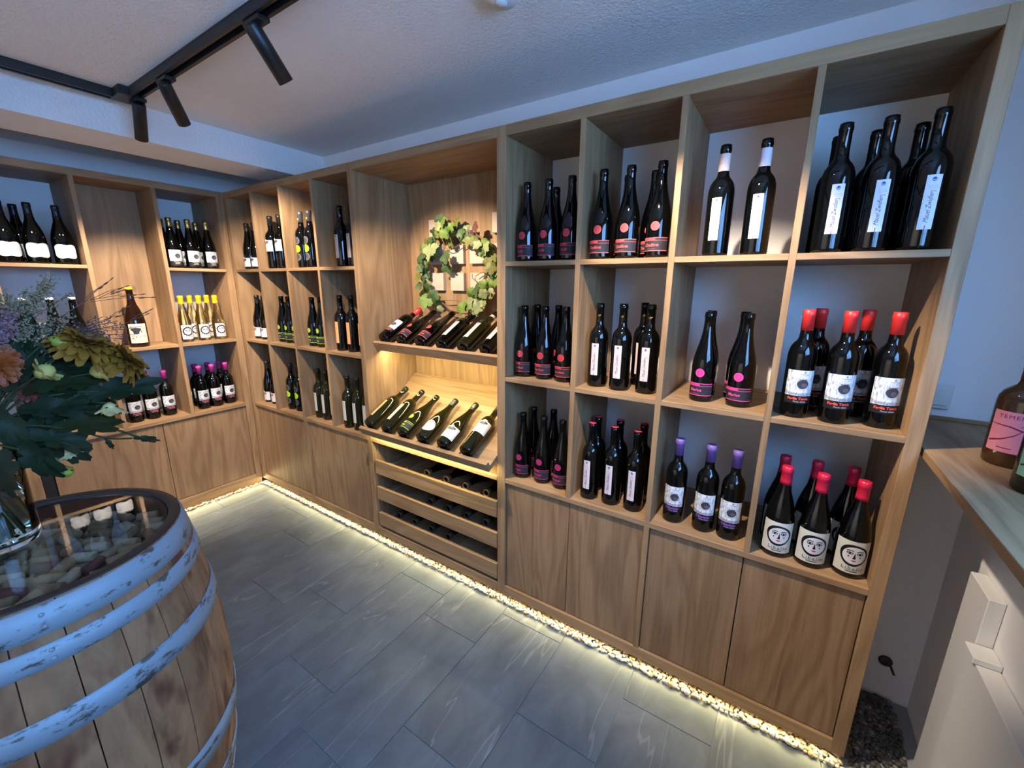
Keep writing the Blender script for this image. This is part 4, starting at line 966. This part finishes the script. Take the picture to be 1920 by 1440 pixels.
GB = 'lisianthus buds in the bouquet'
bud((1.80, -1.200, 1.322), (.3, .5, -.45), .013, .034, LIMEB, 'bright lime bud left of the upper chrysanthemum', GB)
bud((1.80, -1.148, 1.232), (.2, .95, .15), .019, .034, PALE, 'pale green round bud under the rightmost chrysanthemum', GB, 5)
bud((1.80, -1.235, 1.240), (.3, .6, .4), .018, .036, PALE, 'pale yellowish bud in the middle of the bouquet', GB, 5)
bud((1.80, -1.128, 1.152), (.1, -.1, -.9), .016, .034, CREAMP, 'cream bell shaped flower hanging at the right of bouquet', GB, 6)
bud((1.80, -1.228, 1.018), (.0, .02, -1), .014, .026, LIMEB, 'small green bud hanging lowest beside the vase', GB)
bud((1.78, -1.222, 1.060), (.1, .2, -.9), .022, .030, CREAMP, 'pale open flower hanging below the lower leaves', GB, 6)
# lobed dark leaves, each on its own stem
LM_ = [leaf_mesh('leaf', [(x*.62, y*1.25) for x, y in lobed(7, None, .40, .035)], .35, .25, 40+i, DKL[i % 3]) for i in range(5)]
FOL = 'leafy stems in the bouquet'
def leafy(tip, specs, label):
    t, p = flower('leafy_stem', tip, label, 'foliage', FOL)
    for (x, y, z, dy, dz, s) in specs:
        o = lk('leaf', R.choice(LM_), None, t); o.location = Vector((x, y, z))-Vector(t.location)
        d = Vector((R.uniform(-.25, .25), dy, dz)).normalized(); nn = Vector((.75, -.35+R.uniform(-.3, .3), .6)).normalized()
        xx = d.cross(nn).normalized(); zz_ = xx.cross(d); o.rotation_euler = Matrix((xx, d, zz_)).transposed().to_euler(); o.scale = (s,)*3
leafy((1.80, -1.140, 1.185), [(1.80, -1.165, 1.175, 1, .18, .135), (1.79, -1.20, 1.165, .8, -.35, .11), (1.79, -1.215, 1.20, .9, .3, .10)], 'leafy stem whose dark lobed leaf reaches furthest right')
leafy((1.82, -1.215, 1.115), [(1.82, -1.235, 1.120, 1, -.12, .125), (1.80, -1.25, 1.10, .6, -.7, .10), (1.80, -1.255, 1.15, .7, .3, .10)], 'leafy stem with bluish dark leaves over the vase rim')
leafy((1.83, -1.290, 1.090), [(1.83, -1.285, 1.105, .35, -.9, .105), (1.83, -1.315, 1.10, -.1, -.9, .10), (1.82, -1.27, 1.12, .8, -.5, .10)], 'leafy stem drooping over the front of the vase')
leafy((1.79, -1.200, 1.270), [(1.78, -1.225, 1.255, .8, .5, .095), (1.78, -1.215, 1.26, .9, -.2, .10), (1.78, -1.255, 1.28, .3, .9, .09), (1.77, -1.20, 1.235, .9, .25, .09)], 'leafy stem under the upper bronze chrysanthemum')
leafy((1.78, -1.280, 1.230), [(1.80, -1.285, 1.215, .4, .6, .10), (1.79, -1.275, 1.17, .9, -.1, .10), (1.78, -1.26, 1.20, .9, .5, .09), (1.80, -1.305, 1.18, .2, -.8, .10), (1.78, -1.235, 1.19, 1, .1, .09)], 'leafy stem filling the dark heart of the bouquet')
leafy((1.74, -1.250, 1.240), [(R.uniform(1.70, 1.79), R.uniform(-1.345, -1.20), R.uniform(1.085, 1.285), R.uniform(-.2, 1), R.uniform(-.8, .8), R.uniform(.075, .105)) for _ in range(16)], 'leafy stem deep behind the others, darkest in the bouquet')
t, p = flower('oak_twig', (1.80, -1.075, 1.040), 'thin twig with a pointed leaf hanging over the cabinet edge', 'foliage', FOL)
MB().tube(cat([(1.80, -1.175, 1.085), (1.80, -1.14, 1.062), (1.80, -1.10, 1.050)], 4), [.0022]*9, 5).off(t.location).obj('side_twig', STEMG, t)
for (x, y, z, dy, dz, s) in ((1.80, -1.098, 1.050, .85, -.35, .055), (1.80, -1.150, 1.068, .3, -.9, .035)):
    o = lk('leaf', LM_[2], None, t); o.location = Vector((x, y, z))-Vector(t.location); d = Vector((0, dy, dz)).normalized(); nn = Vector((.8, -.2, .5)); xx = d.cross(nn).normalized(); o.rotation_euler = Matrix((xx, d, xx.cross(d))).transposed().to_euler(); o.scale = (s*.6, s, s)
def spray(tip, box_, nfl, size, mat, label, name='sea_lavender', nst=26, stmat=None):
    t, p = flower(name, tip, label, 'filler flower', 'filler sprigs in the bouquet', .0012, stmat); (x0, x1), (y0, y1), (z0, z1) = box_; b = MB(); c = MB(); L0 = Vector(t.location); tp = Vector(tip)
    ends = []
    for k in range(nst):
        e = Vector((R.uniform(x0, x1), R.uniform(y0, y1), R.uniform(z0, z1))); ends.append(e); c.tube([p[-4], (Vector(p[-4])+e)/2+Vector((0, 0, .008)), e], .0007, 3)
    g = [(1, 0, 0), (-.5, .8, 0), (-.5, -.8, 0), (0, 0, 1)]
    for k in range(nfl):
        e = R.choice(ends); s_ = size*R.uniform(.6, 1.3); u = R.uniform(.55, 1.03); pp = Vector(p[-4]).lerp(e, u)+Vector((R.gauss(0, .006), R.gauss(0, .006), R.gauss(0, .006)))
        rm = Euler((R.uniform(0, 6), R.uniform(0, 6), R.uniform(0, 6))).to_matrix(); b.add([pp+rm @ (Vector(v)*s_) for v in g], [(0, 1, 3), (1, 2, 3), (2, 0, 3), (0, 2, 1)])
    c.off(L0).obj('sprig_stems', stmat or STEMG, t); prop(b.off(L0).obj('florets', mat, t), kind='stuff'); return t
spray((1.74, -1.215, 1.375), ((1.70, 1.80), (-1.30, -1.130), (1.325, 1.455)), 2600, .0030, GREYF, 'grey green sea lavender cloud rising behind the flowers')
spray((1.76, -1.245, 1.34), ((1.74, 1.82), (-1.30, -1.155), (1.29, 1.37)), 1200, .0030, GREYF, 'grey sea lavender sprig low behind the lime bud')
spray((1.80, -1.120, 1.345), ((1.78, 1.83), (-1.135, -1.045), (1.300, 1.375)), 260, .0023, plain('dark_lavender', (.10, .07, .13), .8), 'dark lavender sprig in front of the yellow topped bottle', nst=18, stmat=DRY)
spray((1.80, -1.285, 1.36), ((1.78, 1.84), (-1.31, -1.232), (1.325, 1.395)), 700, .0050, LAV, 'lilac statice cluster at the left picture edge', 'statice', 14)
spray((1.77, -1.150, 1.345), ((1.74, 1.80), (-1.20, -1.125), (1.315, 1.36)), 160, .0045, plain('dark_red_floret', (.09, .018, .022), .7), 'small dark red florets behind the upper chrysanthemum', 'filler_blossom', 10)
def grass(tip, brs, label):
    t, p = flower('dry_grass_stem', tip, label, 'grass stem', 'dry grass stems in the bouquet', .0009, DRY); b = MB(); k_ = MB()
    for (a, e) in brs:
        a, e = Vector(a), Vector(e); b.tube([a, (a+e)/2+Vector((0, 0, .004)), e], .0006, 4)
        for i in range(3):
            u = .55+.2*i; d = (e-a).normalized(); c = a.lerp(e, u); k_.tube([c, c+d*.006, c+d*.012], [.0006, .0014, .0005], 4)
    b.off(t.location).obj('fine_branches', DRY, t); k_.off(t.location).obj('spikelets', DRY, t)
G = lambda y, z: (1.80, y, z)
grass(G(-1.125, 1.405), [(G(-1.13, 1.40), G(-1.075, 1.452)), (G(-1.12, 1.405), G(-1.05, 1.435)), (G(-1.12, 1.404), G(-1.02, 1.416)), (G(-1.12, 1.40), G(-1.00, 1.408)), (G(-1.11, 1.405), G(-1.06, 1.425)), (G(-1.14, 1.395), G(-1.09, 1.44))], 'dry grass stem fanning out before the tall left niche')
grass(G(-1.09, 1.36), [(G(-1.10, 1.355), G(-1.055, 1.385)), (G(-1.10, 1.355), G(-1.07, 1.365)), (G(-1.09, 1.33), G(-1.02, 1.365)), (G(-1.06, 1.348), G(-1.012, 1.375))], 'dry grass stem crossing the yellow topped bottle')
